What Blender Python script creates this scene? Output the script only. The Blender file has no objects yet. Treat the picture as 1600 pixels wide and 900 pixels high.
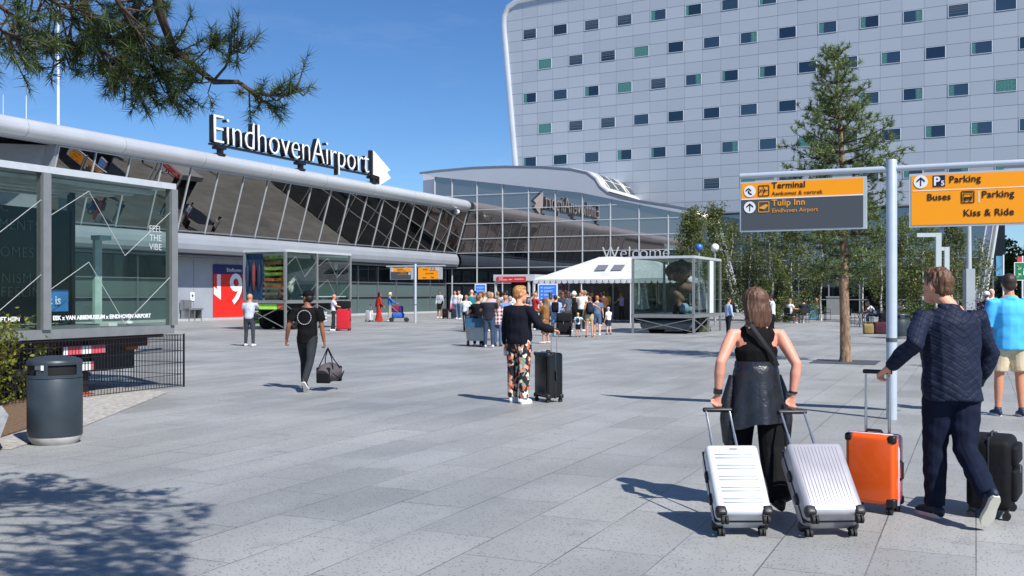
import bpy, bmesh, math, random
from mathutils import Vector, Matrix, noise
R = math.radians
scene = bpy.context.scene
C = scene.collection
random.seed(7)

# ---------------------------------------------------------------- camera, sky, sun, exposure
H = 1.58                      # camera height above the plaza
cam_d = bpy.data.cameras.new('camera'); cam_d.sensor_width = 36; cam_d.lens = 36
cam_d.shift_y = 10/1600; cam_d.clip_start = .05; cam_d.clip_end = 4000
cam = bpy.data.objects.new('camera', cam_d); C.objects.link(cam)
cam.location = (0, 0, H); cam.rotation_euler = (R(90), 0, 0); scene.camera = cam

SUN_AZ = Vector((.58, -.81, 0)).normalized(); SUN_EL = R(48)
w = bpy.data.worlds.new('World'); scene.world = w; w.use_nodes = True
nt = w.node_tree; bg = nt.nodes['Background']
sky = nt.nodes.new('ShaderNodeTexSky'); sky.sky_type = 'NISHITA'; sky.sun_disc = False
sky.sun_elevation = SUN_EL; sky.sun_rotation = math.atan2(SUN_AZ.x, SUN_AZ.y)
sky.air_density = 1.0; sky.dust_density = 0.25; sky.ozone_density = 3.0; sky.altitude = 1500
hs = nt.nodes.new('ShaderNodeHueSaturation'); hs.inputs['Saturation'].default_value = 1.12; nt.links.new(sky.outputs[0], hs.inputs['Color']); tn = nt.nodes.new('ShaderNodeMix'); tn.data_type = 'RGBA'; tn.blend_type = 'MULTIPLY'; tn.inputs[0].default_value = 1; tn.inputs[7].default_value = (.83, 1.03, 1.24, 1); nt.links.new(hs.outputs[0], tn.inputs[6]); 
cn = nt.nodes.new('ShaderNodeTexNoise'); cm = nt.nodes.new('ShaderNodeMapping'); cc = nt.nodes.new('ShaderNodeTexCoord'); cr = nt.nodes.new('ShaderNodeValToRGB'); cx = nt.nodes.new('ShaderNodeMix'); cx.data_type = 'RGBA'
cm.inputs['Scale'].default_value = (2.2, 2.2, 9); cm.inputs['Rotation'].default_value = (.25, .1, .4); cn.inputs['Scale'].default_value = 1.6; cn.inputs['Detail'].default_value = 6; cn.inputs['Roughness'].default_value = .6
nt.links.new(cc.outputs['Generated'], cm.inputs[0]); nt.links.new(cm.outputs[0], cn.inputs['Vector']); nt.links.new(cn.outputs['Fac'], cr.inputs[0])
cr.color_ramp.elements[0].position = .50; cr.color_ramp.elements[0].color = (0, 0, 0, 1); cr.color_ramp.elements[1].position = .80; cr.color_ramp.elements[1].color = (.16, .16, .16, 1)
nt.links.new(cr.outputs[0], cx.inputs[0]); nt.links.new(tn.outputs[2], cx.inputs[6]); cx.inputs[7].default_value = (7.5, 8.2, 9.0, 1); nt.links.new(cx.outputs[2], bg.inputs['Color']); bg.inputs['Strength'].default_value = .072
sd = bpy.data.lights.new('sun', 'SUN'); sd.energy = 4.6; sd.angle = R(.5); sd.color = (1, .96, .91)
so = bpy.data.objects.new('sun', sd); C.objects.link(so)
sv = Vector((SUN_AZ.x*math.cos(SUN_EL), SUN_AZ.y*math.cos(SUN_EL), math.sin(SUN_EL)))
so.rotation_euler = (-sv).to_track_quat('-Z', 'Y').to_euler(); so.location = sv*60
vs = scene.view_settings
vs.view_transform = 'Standard'; vs.look = 'None'; vs.gamma = 1; vs.exposure = 0.5; vs.use_curve_mapping = False
try:
    scene.cycles.max_bounces = 8; scene.cycles.transparent_max_bounces = 16
    scene.cycles.use_denoising = True; scene.cycles.caustics_reflective = False; scene.cycles.caustics_refractive = False
    scene.cycles.sample_clamp_indirect = 6
except Exception: pass

# ---------------------------------------------------------------- materials
def lin(c):
    if isinstance(c, str):
        c = [int(c[i:i+2], 16)/255 for i in (0, 2, 4)]
    else: return tuple(c)
    return tuple(x/12.92 if x <= .04045 else ((x+.055)/1.055)**2.4 for x in c)
MATS = {}
class NB:
    """tiny node-tree helper"""
    def __init__(s, name):
        s.m = bpy.data.materials.new(name); s.m.use_nodes = True
        s.t = s.m.node_tree; s.b = s.t.nodes['Principled BSDF']; s.out = s.t.nodes['Material Output']
    def n(s, typ, **kw):
        x = s.t.nodes.new(typ)
        for k, v in kw.items():
            if k.startswith('i_'): x.inputs[k[2:].replace('_', ' ')].default_value = v
            else: setattr(x, k, v)
        return x
    def l(s, a, b): s.t.links.new(a, b)
    def coord(s, kind='Object'): return s.n('ShaderNodeTexCoord').outputs[kind]
    def math(s, op, a, b=None, c=None):
        x = s.n('ShaderNodeMath', operation=op)
        for i, v in enumerate((a, b, c)):
            if v is None: continue
            if isinstance(v, (int, float)): x.inputs[i].default_value = v
            else: s.l(v, x.inputs[i])
        return x.outputs[0]
    def mix(s, f, a, b, typ='MIX'):
        x = s.n('ShaderNodeMix', data_type='RGBA', blend_type=typ)
        for i, v in ((0, f), (6, a), (7, b)):
            if isinstance(v, (int, float)): x.inputs[i].default_value = v
            elif isinstance(v, tuple): x.inputs[i].default_value = (*v[:3], 1)
            else: s.l(v, x.inputs[i])
        return x.outputs[2]
    def noise(s, scale, vec=None, detail=3, rough=.5):
        x = s.n('ShaderNodeTexNoise'); x.inputs['Scale'].default_value = scale
        x.inputs['Detail'].default_value = detail; x.inputs['Roughness'].default_value = rough
        s.l(vec if vec is not None else s.coord(), x.inputs['Vector']); return x.outputs['Fac']
    def ramp(s, fac, stops, interp='LINEAR'):
        x = s.n('ShaderNodeValToRGB'); e = x.color_ramp.elements; x.color_ramp.interpolation = interp
        while len(e) < len(stops): e.new(.5)
        for i, (p, c) in enumerate(stops):
            e[i].position = p; e[i].color = (*((c, c, c) if isinstance(c, (int, float)) else c), 1)
        s.l(fac, x.inputs[0]); return x.outputs['Color']
    def bump(s, h, strength=.3, dist=.01):
        x = s.n('ShaderNodeBump'); x.inputs['Strength'].default_value = strength
        x.inputs['Distance'].default_value = dist; s.l(h, x.inputs['Height']); s.l(x.outputs[0], s.b.inputs['Normal'])
    def set(s, **kw):
        for k, v in kw.items():
            k = k.replace('_', ' ')
            if isinstance(v, tuple): v = (*v[:3], 1)
            s.b.inputs[k].default_value = v

def mat(name, col, rough=.5, metal=0., var=.08, nscale=6., bump=0., bscale=40., spec=.5, coat=0., emit=0., sheen=0.):
    key = (name, str(col), rough, metal)
    if key in MATS: return MATS[key]
    b = NB(name); c = lin(col)
    b.set(Roughness=rough, Metallic=metal)
    b.b.inputs['Specular IOR Level'].default_value = spec
    b.b.inputs['Coat Weight'].default_value = coat
    b.b.inputs['Sheen Weight'].default_value = sheen
    if var > 0:
        f = b.noise(nscale)
        lo = tuple(x*(1-var*1.5) for x in c); hi = tuple(min(1, x*(1+var*1.5)) for x in c)
        b.l(b.mix(b.ramp(f, [(.3, 0.), (.7, 1.)]), lo, hi), b.b.inputs['Base Color'])
    else: b.set(Base_Color=c)
    if bump > 0: b.bump(b.noise(bscale, detail=4), bump, .01)
    if emit > 0:
        b.b.inputs['Emission Color'].default_value = (*c, 1); b.b.inputs['Emission Strength'].default_value = emit
    MATS[key] = b.m; return b.m

def cloth(col, rough=.85, var=.14): return mat('cloth', col, rough, var=var, nscale=5, bump=.35, bscale=22, spec=.2, sheen=.0)
def skin(col='C99478'): return mat('skin', col, .5, var=.06, nscale=9, bump=.05, bscale=120, spec=.35)
def metal(col='B9BDC1', rough=.35): return mat('metal', col, rough, metal=.85, var=.05)
def paint(col, rough=.4): return mat('paint', col, rough, var=.04, nscale=3)
def plastic(col, rough=.35): return mat('plastic', col, rough, var=.05, nscale=14)

def mirror(name, col, rough=.02, mixdiff=0., dcol=(.1,.1,.1), wob=.0):
    if name in MATS: return MATS[name]
    b = NB(name); b.set(Base_Color=col, Metallic=1., Roughness=rough)
    if wob > 0: b.bump(b.noise(.35, detail=1), wob, .25)
    if mixdiff > 0:
        d = b.n('ShaderNodeBsdfDiffuse'); d.inputs[0].default_value = (*dcol, 1)
        m = b.n('ShaderNodeMixShader'); m.inputs[0].default_value = mixdiff
        b.l(b.b.outputs[0], m.inputs[1]); b.l(d.outputs[0], m.inputs[2]); b.l(m.outputs[0], b.out.inputs[0])
    MATS[name] = b.m; return b.m
def glass(name, tint, refl=.1):
    if name in MATS: return MATS[name]
    b = NB(name)
    t = b.n('ShaderNodeBsdfTransparent'); t.inputs[0].default_value = (*tint, 1)
    g = b.n('ShaderNodeBsdfGlossy'); g.inputs['Roughness'].default_value = .02; g.inputs['Color'].default_value = (.9, .95, .95, 1)
    fr = b.n('ShaderNodeLayerWeight'); fr.inputs[0].default_value = .5
    m = b.n('ShaderNodeMixShader'); b.l(b.math('ADD', b.math('MULTIPLY', b.math('POWER', fr.outputs['Facing'], 4.), .7), refl), m.inputs[0])
    b.l(t.outputs[0], m.inputs[1]); b.l(g.outputs[0], m.inputs[2]); b.l(m.outputs[0], b.out.inputs[0])
    MATS[name] = b.m; return b.m

# ---------------------------------------------------------------- frames and picking points
D2 = Vector((.4127, .9109, 0)); N2 = Vector((.9109, -.4127, 0)); A_T = math.atan2(D2.y, D2.x)   # terminal axis
def um(u, m, z=0): return Vector((u*D2.x - m*N2.x, u*D2.y - m*N2.y, z))
def at(px, py, Y): return Vector(((px-800)/1600*Y, Y, H+(460-py)/1600*Y))
def gd(px, py):
    Y = H*1600/(py-460); return Vector(((px-800)/1600*Y, Y, 0))
ZV = Vector((0, 0, 1))

# ---------------------------------------------------------------- mesh builder
class MB:
    def __init__(s): s.v = []; s.f = []; s.sm = []
    def poly(s, pts, smooth=False):
        i = len(s.v); s.v += [tuple(p) for p in pts]; s.f.append(tuple(range(i, i+len(pts)))); s.sm.append(smooth); return s
    def obox(s, c, h, M=None):
        c = Vector(c); i = len(s.v)
        for x in (-1, 1):
            for y in (-1, 1):
                for z in (-1, 1):
                    p = Vector((x*h[0], y*h[1], z*h[2])); s.v.append(tuple(c+(M @ p if M else p)))
        for q in ((0,1,3,2), (4,6,7,5), (0,4,5,1), (2,3,7,6), (0,2,6,4), (1,5,7,3)):
            s.f.append(tuple(i+k for k in q)); s.sm.append(False)
        return s
    def box(s, x0, x1, y0, y1, z0, z1): return s.obox(((x0+x1)/2, (y0+y1)/2, (z0+z1)/2), (abs(x1-x0)/2, abs(y1-y0)/2, abs(z1-z0)/2))
    def beam(s, p, q, wd, hd=None, up=ZV):
        p = Vector(p); q = Vector(q); hd = hd or wd; t = (q-p); L = t.length
        if L < 1e-6: return s
        t /= L; x = t.cross(Vector(up))
        if x.length < 1e-3: x = t.cross(Vector((1, 0, 0)))
        x.normalize(); y = x.cross(t)
        return s.obox((p+q)/2, (wd/2, L/2, hd/2), Matrix((x, t, y)).transposed())
    def tube(s, pts, rad, n=8, side=None, cap=True, rnd=False, smooth=True):
        pts = [Vector(p) for p in pts]; k = len(pts)
        rad = [rad]*k if isinstance(rad, (int, float)) else list(rad)
        rad = [(r, r) if isinstance(r, (int, float)) else r for r in rad]
        if rnd:
            t0 = (pts[0]-pts[1]).normalized(); t1 = (pts[-1]-pts[-2]).normalized()
            a, b = min(rad[0]), min(rad[-1])
            pre = [(pts[0]+t0*a*.95, tuple(x*.25 for x in rad[0])), (pts[0]+t0*a*.65, tuple(x*.75 for x in rad[0]))]
            post = [(pts[-1]+t1*b*.65, tuple(x*.75 for x in rad[-1])), (pts[-1]+t1*b*.95, tuple(x*.25 for x in rad[-1]))]
            pts = [x[0] for x in pre]+pts+[x[0] for x in post]; rad = [x[1] for x in pre]+rad+[x[1] for x in post]; k += 4
        i0 = len(s.v); sx = Vector(side) if side is not None else None
        for j in range(k):
            t = (pts[min(j+1, k-1)]-pts[max(j-1, 0)])
            t = t.normalized() if t.length > 1e-9 else ZV
            if sx is None:
                sx = t.cross(ZV)
                if sx.length < 1e-2: sx = Vector((1, 0, 0))
            x = (sx-t*sx.dot(t))
            if x.length < 1e-4: x = t.orthogonal()
            x.normalize(); sx2 = x; y = t.cross(x)
            if side is None: sx = x
            for q in range(n):
                a = 2*math.pi*q/n
                s.v.append(tuple(pts[j]+x*(rad[j][0]*math.cos(a))+y*(rad[j][1]*math.sin(a))))
        for j in range(k-1):
            for q in range(n):
                a = i0+j*n+q; b = i0+j*n+(q+1) % n
                s.f.append((a, b, b+n, a+n)); s.sm.append(smooth)
        if cap:
            s.f.append(tuple(i0+q for q in reversed(range(n)))); s.sm.append(False)
            s.f.append(tuple(i0+(k-1)*n+q for q in range(n))); s.sm.append(False)
        return s
    def ell(s, c, r, M=None, n=12, m=8):
        c = Vector(c); i0 = len(s.v); r = (r, r, r) if isinstance(r, (int, float)) else r
        def P(a, b):
            p = Vector((r[0]*math.sin(b)*math.cos(a), r[1]*math.sin(b)*math.sin(a), r[2]*math.cos(b)))
            return tuple(c+(M @ p if M else p))
        s.v.append(P(0, 0))
        for j in range(1, m):
            for q in range(n): s.v.append(P(2*math.pi*q/n, math.pi*j/m))
        s.v.append(P(0, math.pi)); last = len(s.v)-1
        for q in range(n):
            s.f.append((i0, i0+1+q, i0+1+(q+1) % n)); s.sm.append(True)
            for j in range(m-2):
                a = i0+1+j*n+q; b = i0+1+j*n+(q+1) % n
                s.f.append((a, a+n, b+n, b)); s.sm.append(True)
            a = i0+1+(m-2)*n
            s.f.append((a+q, last, a+(q+1) % n)); s.sm.append(True)
        return s
    def lathe(s, prof, n=24, c=(0, 0, 0), smooth=True):
        c = Vector(c); return s.tube([c+Vector((0, 0, z)) for r, z in prof], [r for r, z in prof], n, side=(1, 0, 0), smooth=smooth) if all(prof[i+1][1] > prof[i][1] for i in range(len(prof)-1)) else s._lathe(prof, n, c, smooth)
    def _lathe(s, prof, n, c, smooth):
        i0 = len(s.v)
        for r, z in prof:
            for q in range(n):
                a = 2*math.pi*q/n; s.v.append((c.x+r*math.cos(a), c.y+r*math.sin(a), c.z+z))
        for j in range(len(prof)-1):
            for q in range(n):
                a = i0+j*n+q; b = i0+j*n+(q+1) % n
                s.f.append((a, b, b+n, a+n)); s.sm.append(smooth)
        return s
    def prism(s, pts, vec):
        pts = [Vector(p) for p in pts]; vec = Vector(vec); i = len(s.v); k = len(pts)
        s.v += [tuple(p) for p in pts]+[tuple(p+vec) for p in pts]
        s.f.append(tuple(range(i+k-1, i-1, -1))); s.f.append(tuple(range(i+k, i+2*k))); s.sm += [False, False]
        for j in range(k):
            a = i+j; b = i+(j+1) % k; s.f.append((a, b, b+k, a+k)); s.sm.append(False)
        return s
    def rbox(s, c, h, r, seg=3, M=None):
        """rounded box (bevelled cube)"""
        bm = bmesh.new(); bmesh.ops.create_cube(bm, size=2)
        for v in bm.verts: v.co = Vector((v.co.x*h[0], v.co.y*h[1], v.co.z*h[2]))
        bmesh.ops.bevel(bm, geom=list(bm.edges), offset=r, segments=seg, affect='EDGES', profile=.5)
        i = len(s.v); c = Vector(c)
        bm.verts.index_update()
        for v in bm.verts: s.v.append(tuple(c+(M @ v.co if M else v.co)))
        for f in bm.faces: s.f.append(tuple(i+v.index for v in f.verts)); s.sm.append(True)
        bm.free(); return s
    def mesh(s, name):
        me = bpy.data.meshes.new(name); me.from_pydata(s.v, [], s.f); me.update()
        me.polygons.foreach_set('use_smooth', s.sm)
        return me
    def build(s, name, m, parent=None, fix=True, sharp=40):
        me = s.mesh(name)
        if fix:
            bm = bmesh.new(); bm.from_mesh(me); bmesh.ops.recalc_face_normals(bm, faces=bm.faces); bm.to_mesh(me); bm.free()
        if sharp: 
            try: me.set_sharp_from_angle(angle=R(sharp))
            except Exception: pass
        o = bpy.data.objects.new(name, me); C.objects.link(o)
        if m: me.materials.append(m)
        if parent: o.parent = parent
        return o

def tag(o, label=None, cat=None, group=None, kind=None):
    if label: o['label'] = label
    if cat: o['category'] = cat
    if group: o['group'] = group
    if kind: o['kind'] = kind
    return o
def thing(name, label, cat, loc=(0, 0, 0), rz=0., group=None, rx=0.):
    o = bpy.data.objects.new(name, None); C.objects.link(o); o.empty_display_size = .1
    o.location = loc; o.rotation_euler = (rx, 0, rz); return tag(o, label, cat, group)
def copy_tree(o, parent=None):
    c = o.copy(); C.objects.link(c); c.parent = parent
    for ch in list(o.children): copy_tree(ch, c)
    return c
def text(name, s, size, m, parent, loc, rot=(R(90), 0, 0), extrude=.002, offset=0., align='LEFT', space=1., xs=1.):
    cu = bpy.data.curves.new(name, 'FONT'); cu.body = s; cu.size = size; cu.extrude = extrude; cu.offset = offset
    cu.align_x = align; cu.space_character = space; cu.resolution_u = 3
    t = bpy.data.objects.new('tmp', cu); me = bpy.data.meshes.new_from_object(t); bpy.data.objects.remove(t); bpy.data.curves.remove(cu)
    me.name = name
    o = bpy.data.objects.new(name, me); C.objects.link(o); me.materials.clear(); me.materials.append(m); o.parent = parent
    o.location = loc; o.rotation_euler = rot; o.scale = (xs, 1, 1); return o
PEND = []     # meshes grown by voxel union at the end of the script
def grow(mb, name, m, parent, vox, smooth=2, post=None):
    me = mb.mesh(name); bm = bmesh.new(); bm.from_mesh(me); bmesh.ops.recalc_face_normals(bm, faces=bm.faces); bm.to_mesh(me); bm.free()
    o = bpy.data.objects.new(name, me); C.objects.link(o); me.materials.append(m)
    if parent: o.parent = parent
    r = o.modifiers.new('r', 'REMESH'); r.mode = 'VOXEL'; r.voxel_size = vox; r.use_smooth_shade = True
    if smooth:
        q = o.modifiers.new('s', 'SMOOTH'); q.factor = .5; q.iterations = smooth
    PEND.append((o, m, post)); return o
def flush_grow():
    dg = bpy.context.evaluated_depsgraph_get(); dg.update()
    outs = [(o, m, post, bpy.data.meshes.new_from_object(o.evaluated_get(dg))) for o, m, post in PEND]
    for o, m, post, me in outs:
        o.modifiers.clear(); old = o.data; o.data = me; me.name = o.name
        me.materials.clear(); me.materials.append(m)
        bpy.data.meshes.remove(old)
        me.polygons.foreach_set('use_smooth', [True]*len(me.polygons))
        if post:
            nr = [v.normal.copy() for v in me.vertices]
            for v, nn in zip(me.vertices, nr): v.co = post(v.co.copy(), nn)
        me.update()
    PEND.clear()
# ---------------------------------------------------------------- ground
def stone_mat():
    b = NB('paving'); co = b.coord('Object')
    mp = b.n('ShaderNodeMapping'); mp.inputs['Rotation'].default_value = (0, 0, -A_T); b.l(co, mp.inputs['Vector']); v = mp.outputs[0]
    br = b.n('ShaderNodeTexBrick', offset=.37, offset_frequency=2, squash=1.0)
    br.inputs['Scale'].default_value = 1.0; br.inputs['Brick Width'].default_value = 1.2; br.inputs['Row Height'].default_value = .57
    br.inputs['Mortar Size'].default_value = .005; br.inputs['Mortar Smooth'].default_value = .2; br.inputs['Bias'].default_value = 0
    br.inputs['Color1'].default_value = (0, 0, 0, 1); br.inputs['Color2'].default_value = (1, 1, 1, 1); br.inputs['Mortar'].default_value = (.5, .5, .5, 1)
    b.l(v, br.inputs['Vector'])
    tone = b.ramp(br.outputs['Color'], [(0, (.262, .269, .262)), (.5, (.298, .304, .296)), (1, (.325, .331, .322))])
    big = b.noise(.22, v, 4); st = b.n('ShaderNodeMapping'); st.inputs['Scale'].default_value = (.25, 1.6, 1); b.l(v, st.inputs['Vector'])
    streak = b.noise(.9, st.outputs[0], 4)
    c = b.mix(1., tone, b.ramp(big, [(.3, .86), (.7, 1.12)]), 'MULTIPLY')
    c = b.mix(1., c, b.ramp(streak, [(.3, .88), (.7, 1.10)]), 'MULTIPLY')
    blot = b.noise(2.6, v, 5, .65)
    c = b.mix(b.ramp(blot, [(.56, 0.), (.70, .55)]), c, (.205, .215, .225)); pat = b.noise(.55, v, 3); c = b.mix(b.ramp(pat, [(.52, 0.), (.68, .5)]), c, (.375, .385, .39)); gum = b.n('ShaderNodeTexVoronoi'); gum.inputs['Scale'].default_value = 1.7; b.l(v, gum.inputs['Vector']); c = b.mix(b.ramp(gum.outputs['Distance'], [(.022, .6), (.034, 0.)]), c, (.12, .125, .13))
    vo = b.n('ShaderNodeTexVoronoi'); vo.inputs['Scale'].default_value = 42; b.l(v, vo.inputs['Vector'])
    sp = b.ramp(vo.outputs['Distance'], [(.14, 1.), (.34, 0.)]); keep = b.ramp(vo.outputs['Color'], [(.30, 0.), (.42, 1.)])
    c = b.mix(b.math('MULTIPLY', b.math('MULTIPLY', sp, keep), .85), c, (.05, .055, .065))
    fine = b.noise(160, v, 3, .7); c = b.mix(1., c, b.ramp(fine, [(.3, .72), (.7, 1.28)]), 'MULTIPLY')
    j = b.ramp(b.noise(.7, v, 2), [(.35, .35), (.65, .9)])
    c = b.mix(b.math('MULTIPLY', br.outputs['Fac'], j), c, (.045, .05, .06))
    b.l(c, b.b.inputs['Base Color'])
    b.l(b.ramp(big, [(.3, .42), (.7, .6)]), b.b.inputs['Roughness']); b.b.inputs['Specular IOR Level'].default_value = .45
    h = b.math('SUBTRACT', b.math('MULTIPLY', fine, .35), br.outputs['Fac']); b.bump(h, .35, .004)
    return b.m
g = MB().poly([(-900, -60, 0), (900, -60, 0), (900, 1500, 0), (-900, 1500, 0)]).build('plaza_ground', stone_mat(), sharp=0); tag(g, kind='structure')
pb = MB()
P0 = [gd(-160, 606), gd(95, 596), gd(262, 614), gd(128, 668), gd(20, 702), gd(-260, 720)]
pb.prism([Vector((p.x, p.y, .004)) for p in P0], (0, 0, .012))
tag(pb.build('gravel_strip', mat('gravel', (.36, .345, .32), .9, var=.22, nscale=14, bump=.6, bscale=60)), kind='structure')
pb = MB(); P0 = [gd(-220, 628), gd(30, 622), gd(66, 640), gd(58, 668), gd(-10, 690), gd(-260, 700)]
pb.prism([Vector((p.x, p.y, .017)) for p in P0], (0, 0, .02))
tag(pb.build('mulch_bed', mat('mulch', (.14, .085, .05), .95, var=.35, nscale=25, bump=.8, bscale=70)), kind='structure')

# ---------------------------------------------------------------- terminal (long low building on the left)
U0, M0 = 50., 43.
term = thing('terminal_building', 'long silver terminal with a slanted mirror window band and rounded roof edge', 'building', um(U0, M0), A_T)
L = lambda u, m, z: Vector((u-U0, m-M0, z))
ULEFT, UR = 8., 79.95
panel = mat('panel', 'B9BEC6', .45, metal=.15, var=.05, nscale=.8); pale = mat('panel', 'C6CACF', .35, metal=.35, var=.05, nscale=.6)
def strip(prof, u0, u1, name, m, parent, smooth=True, closed=False):
    mb = MB(); k = len(prof)
    for j in range(k-1 if not closed else k):
        a, b = prof[j], prof[(j+1) % k]
        mb.poly([L(u0, *a), L(u1, *a), L(u1, *b), L(u0, *b)])
    for uu in (u0, u1): mb.poly([L(uu, *p) for p in prof])
    return mb.build(name, m, parent)
# solid wall
wb = MB(); wb.box(46.4-U0, 54.6-U0, 43.08-M0, 43.28-M0, 0, 3.9); wall = wb.build('wall', mat('panel', '9FA5AE', .5, metal=.1, var=.05, nscale=.8), term)
for u in (48.45, 50.5, 52.55):
    ws = MB(); ws.box(u-U0-.012, u-U0+.012, 43.068-M0, 43.079-M0, .14, 3.7); ws.build('panel_joint', paint('7F848C'), wall)
kb = MB(); kb.box(ULEFT-U0, UR-U0, 42.35-M0, 43.0-M0, 0, .13); kb.build('plinth', mat('stone', (.42, .43, .44), .8), term)
# ground-floor glazing, dark above and frosted below
gl_dark = mirror('dark_glass', (.10, .115, .13), .03, .5, (.012, .016, .02))
gl_frost = mirror('frosted_glass', (.16, .19, .19), .22, .72, (.12, .165, .165))
for (a, c) in ((ULEFT, 46.4), (54.6, UR)):
    t = MB(); t.box(a-U0, c-U0, 42.75-M0, 42.8-M0, 2.52, 3.75); t.build('upper_glazing', gl_dark, term)
    t = MB(); t.box(a-U0, c-U0, 42.75-M0, 42.8-M0, .13, 2.5); lo = t.build('lower_glazing', gl_frost, term)
    t = MB(); n = int((c-a)/2.75)
    for i in range(n+1): u = a+(c-a)*i/max(n, 1); t.box(u-U0-.035, u-U0+.035, 42.6-M0, 42.745-M0, .13, 3.75)
    for z in (1.42, 2.51): t.box(a-U0, c-U0, 42.62-M0, 42.742-M0, z-.03, z+.03)
    t.build('glazing_bars', metal('A9AEB2', .4), lo)
back = MB(); back.box(ULEFT-U0, UR-U0, 43.3-M0, 60-M0, .0, 9.2); back.build('building_core', paint('4A4D52', .8), term)
# ribbed soffit, rounded lower band
s = MB()
for i in range(7):
    m = 42.68-.16*i; s.box(ULEFT-U0, UR-U0, m-.055-M0, m+.055-M0, 3.80, 3.9)
s.build('soffit_slats', paint('5E6268', .6), term)
lip = [(42.7, 3.92), (41.75, 3.96), (41.5, 4.02), (41.36, 4.2), (41.32, 4.5), (41.38, 4.8), (41.52, 5.06), (41.68, 5.14), (42.7, 5.14)]
strip(lip, ULEFT, UR, 'lower_band', mat('panel', 'A4A9B0', .4, metal=.3, var=.04, nscale=.6), term)
# slanted mirror ribbon
UL = 36.2
sl = MB(); a, b_ = (41.62, 5.17), (40.52, 8.84)
sl.prism([L(UL, *a), L(UR, *a), L(UR, *b_), L(UL, *b_)], Vector((0, .12, .03)))
rib = sl.build('ribbon_window', mirror('sloped_mirror', (.27, .255, .235), .012, .06, (.02, .02, .02), .035), term)
nmul = 19
for i in range(nmul+1):
    u = UL+(UR-UL)*i/nmul
    t = MB(); t.beam(L(u, 41.60, 5.15), L(u, 40.50, 8.82), .055, .07, up=(0, -1, -.3)); t.build('mullion', paint('B2B6B9', .4), rib)
t = MB()
for q in (.02, .985):
    m = a[0]+(b_[0]-a[0])*q; z = a[1]+(b_[1]-a[1])*q
    t.box(UL-U0, UR-U0, m-.05-M0, m-.01-M0, z-.035, z+.035)
t.build('window_rail', metal('B5B9BD', .4), rib)
# fascia and tube roof edge
fas = [(40.9, 8.84), (40.42, 8.84), (40.30, 8.95), (40.30, 9.12), (40.9, 9.12)]
strip(fas, ULEFT, UR, 'fascia', mat('panel', 'A9AEB5', .45, metal=.2, var=.04, nscale=.7), term)
t = MB(); ZT = 9.33
t.tube([L(u, 40.42, ZT) for u in (ULEFT, 20, 30, 40, 50, 60, 70, 79.0, 79.5, 79.85)], [.44]*8+[.42, .33], 28, side=(0, 1, 0))
tube_o = t.build('roof_edge_tube', mat('panel', 'D2D5D9', .3, metal=.4, var=.04, nscale=.5), term)
t = MB()
for u in range(16, 79, 6): t.tube([L(u-.015, 40.42, ZT), L(u+.015, 40.42, ZT)], .444, 28, side=(0, 1, 0))
t.build('tube_seam', paint('8E9399'), tube_o)
t = MB(); t.box(ULEFT-U0, UR-U0, 40.45-M0, 60-M0, 9.25, 9.6); t.build('roof', mat('panel', 'B3B7BC', .6, var=.05), term)
# recessed left end: fin and back wall
t = MB(); t.prism([L(UL-.05, 41.66, 5.12), L(UL-.05, 40.5, 8.84), L(UL-.05, 43.2, 8.84), L(UL-.05, 43.2, 5.12)], (-.14, 0, 0)); t.build('end_fin', paint('8F9399', .6), term)
t = MB(); t.prism([L(UL-.2, 41.9, 5.12), L(UL-.2, 41.2, 8.84), L(UL-1.7, 42.9, 8.84), L(UL-1.7, 42.9, 5.12)], (.02, .02, 0)); t.build('return_panel', paint('86898F', .6), term)
t = MB(); t.box(ULEFT-U0, UL-1.7-U0, 42.95-M0, 43.2-M0, 5.14, 8.84); t.build('recessed_wall', paint('C9CBCE', .6), term)
# security camera under the tube, at the far end
t = MB(); t.beam(L(77.6, 40.42, 8.86), L(77.6, 40.42, 8.68), .12); t.ell(L(77.6, 40.3, 8.56), (.17, .17, .17)); t.beam(L(77.6, 40.35, 8.72), L(77.3, 40.0, 8.6), .2, .2)
sc_o = t.build('security_camera', paint('E3E5E6')); sc_o.location = um(U0, M0); sc_o.rotation_euler = (0, 0, A_T)
tag(sc_o, 'small white security camera under the rounded roof edge', 'camera')

# roof sign
SU = 46.9
sg = thing('roof_sign', 'large white airport name letters with arrow emblem standing on the terminal roof edge', 'sign', um(SU, 40.35, ZT+.44), A_T)
white_face = mat('sign_face', (.86, .87, .88), .45, var=0); blk = paint('14161C', .5)
def fit_text(s, width, capz, name, m, y, extrude, offset=0.):
    o = text(name, s, 1., m, sg, (0, y, 0), extrude=extrude, offset=offset)
    xs = [v.co.x for v in o.data.vertices]; ys = [v.co.y for v in o.data.vertices if v.co.x < min(xs)+.4]
    sx = width/(max(xs)-min(xs)); sy = capz/(max(ys))
    for v in o.data.vertices: v.co.x = (v.co.x-min(xs))*sx; v.co.y *= sy; v.co.z *= 1
    return o
ZB = .62
o1 = fit_text('EindhovenAirport', 16.6, 1.62, 'lettering', white_face, -.16, .03, -.02); o1.location.z = ZB
o2 = fit_text('EindhovenAirport', 16.6, 1.62, 'letter_sides', blk, .04, .17, -.016); o2.location.z = ZB; o2.location.x = -.0
t = MB(); A3 = [(17.25, 2.55), (19.75, 1.15), (18.05, .55), (17.95, 1.62), (17.25, .55)]
t.prism([Vector((17.2, -.19, ZB+1.72)), Vector((19.55, -.19, ZB+.55)), Vector((18.0, -.19, ZB-.1)), Vector((17.2, -.19, ZB-.05))], (0, .06, 0))
t.build('arrow_emblem', white_face, sg)
t = MB(); t.prism([Vector((18.0, -.24, ZB+1.0)), Vector((19.55, -.24, ZB-.05)), Vector((18.0, -.24, ZB-.75))], (0, .06, 0)); t.build('arrow_emblem', mat('sign_face2', (.80, .81, .80), .45, var=0), sg)
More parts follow.
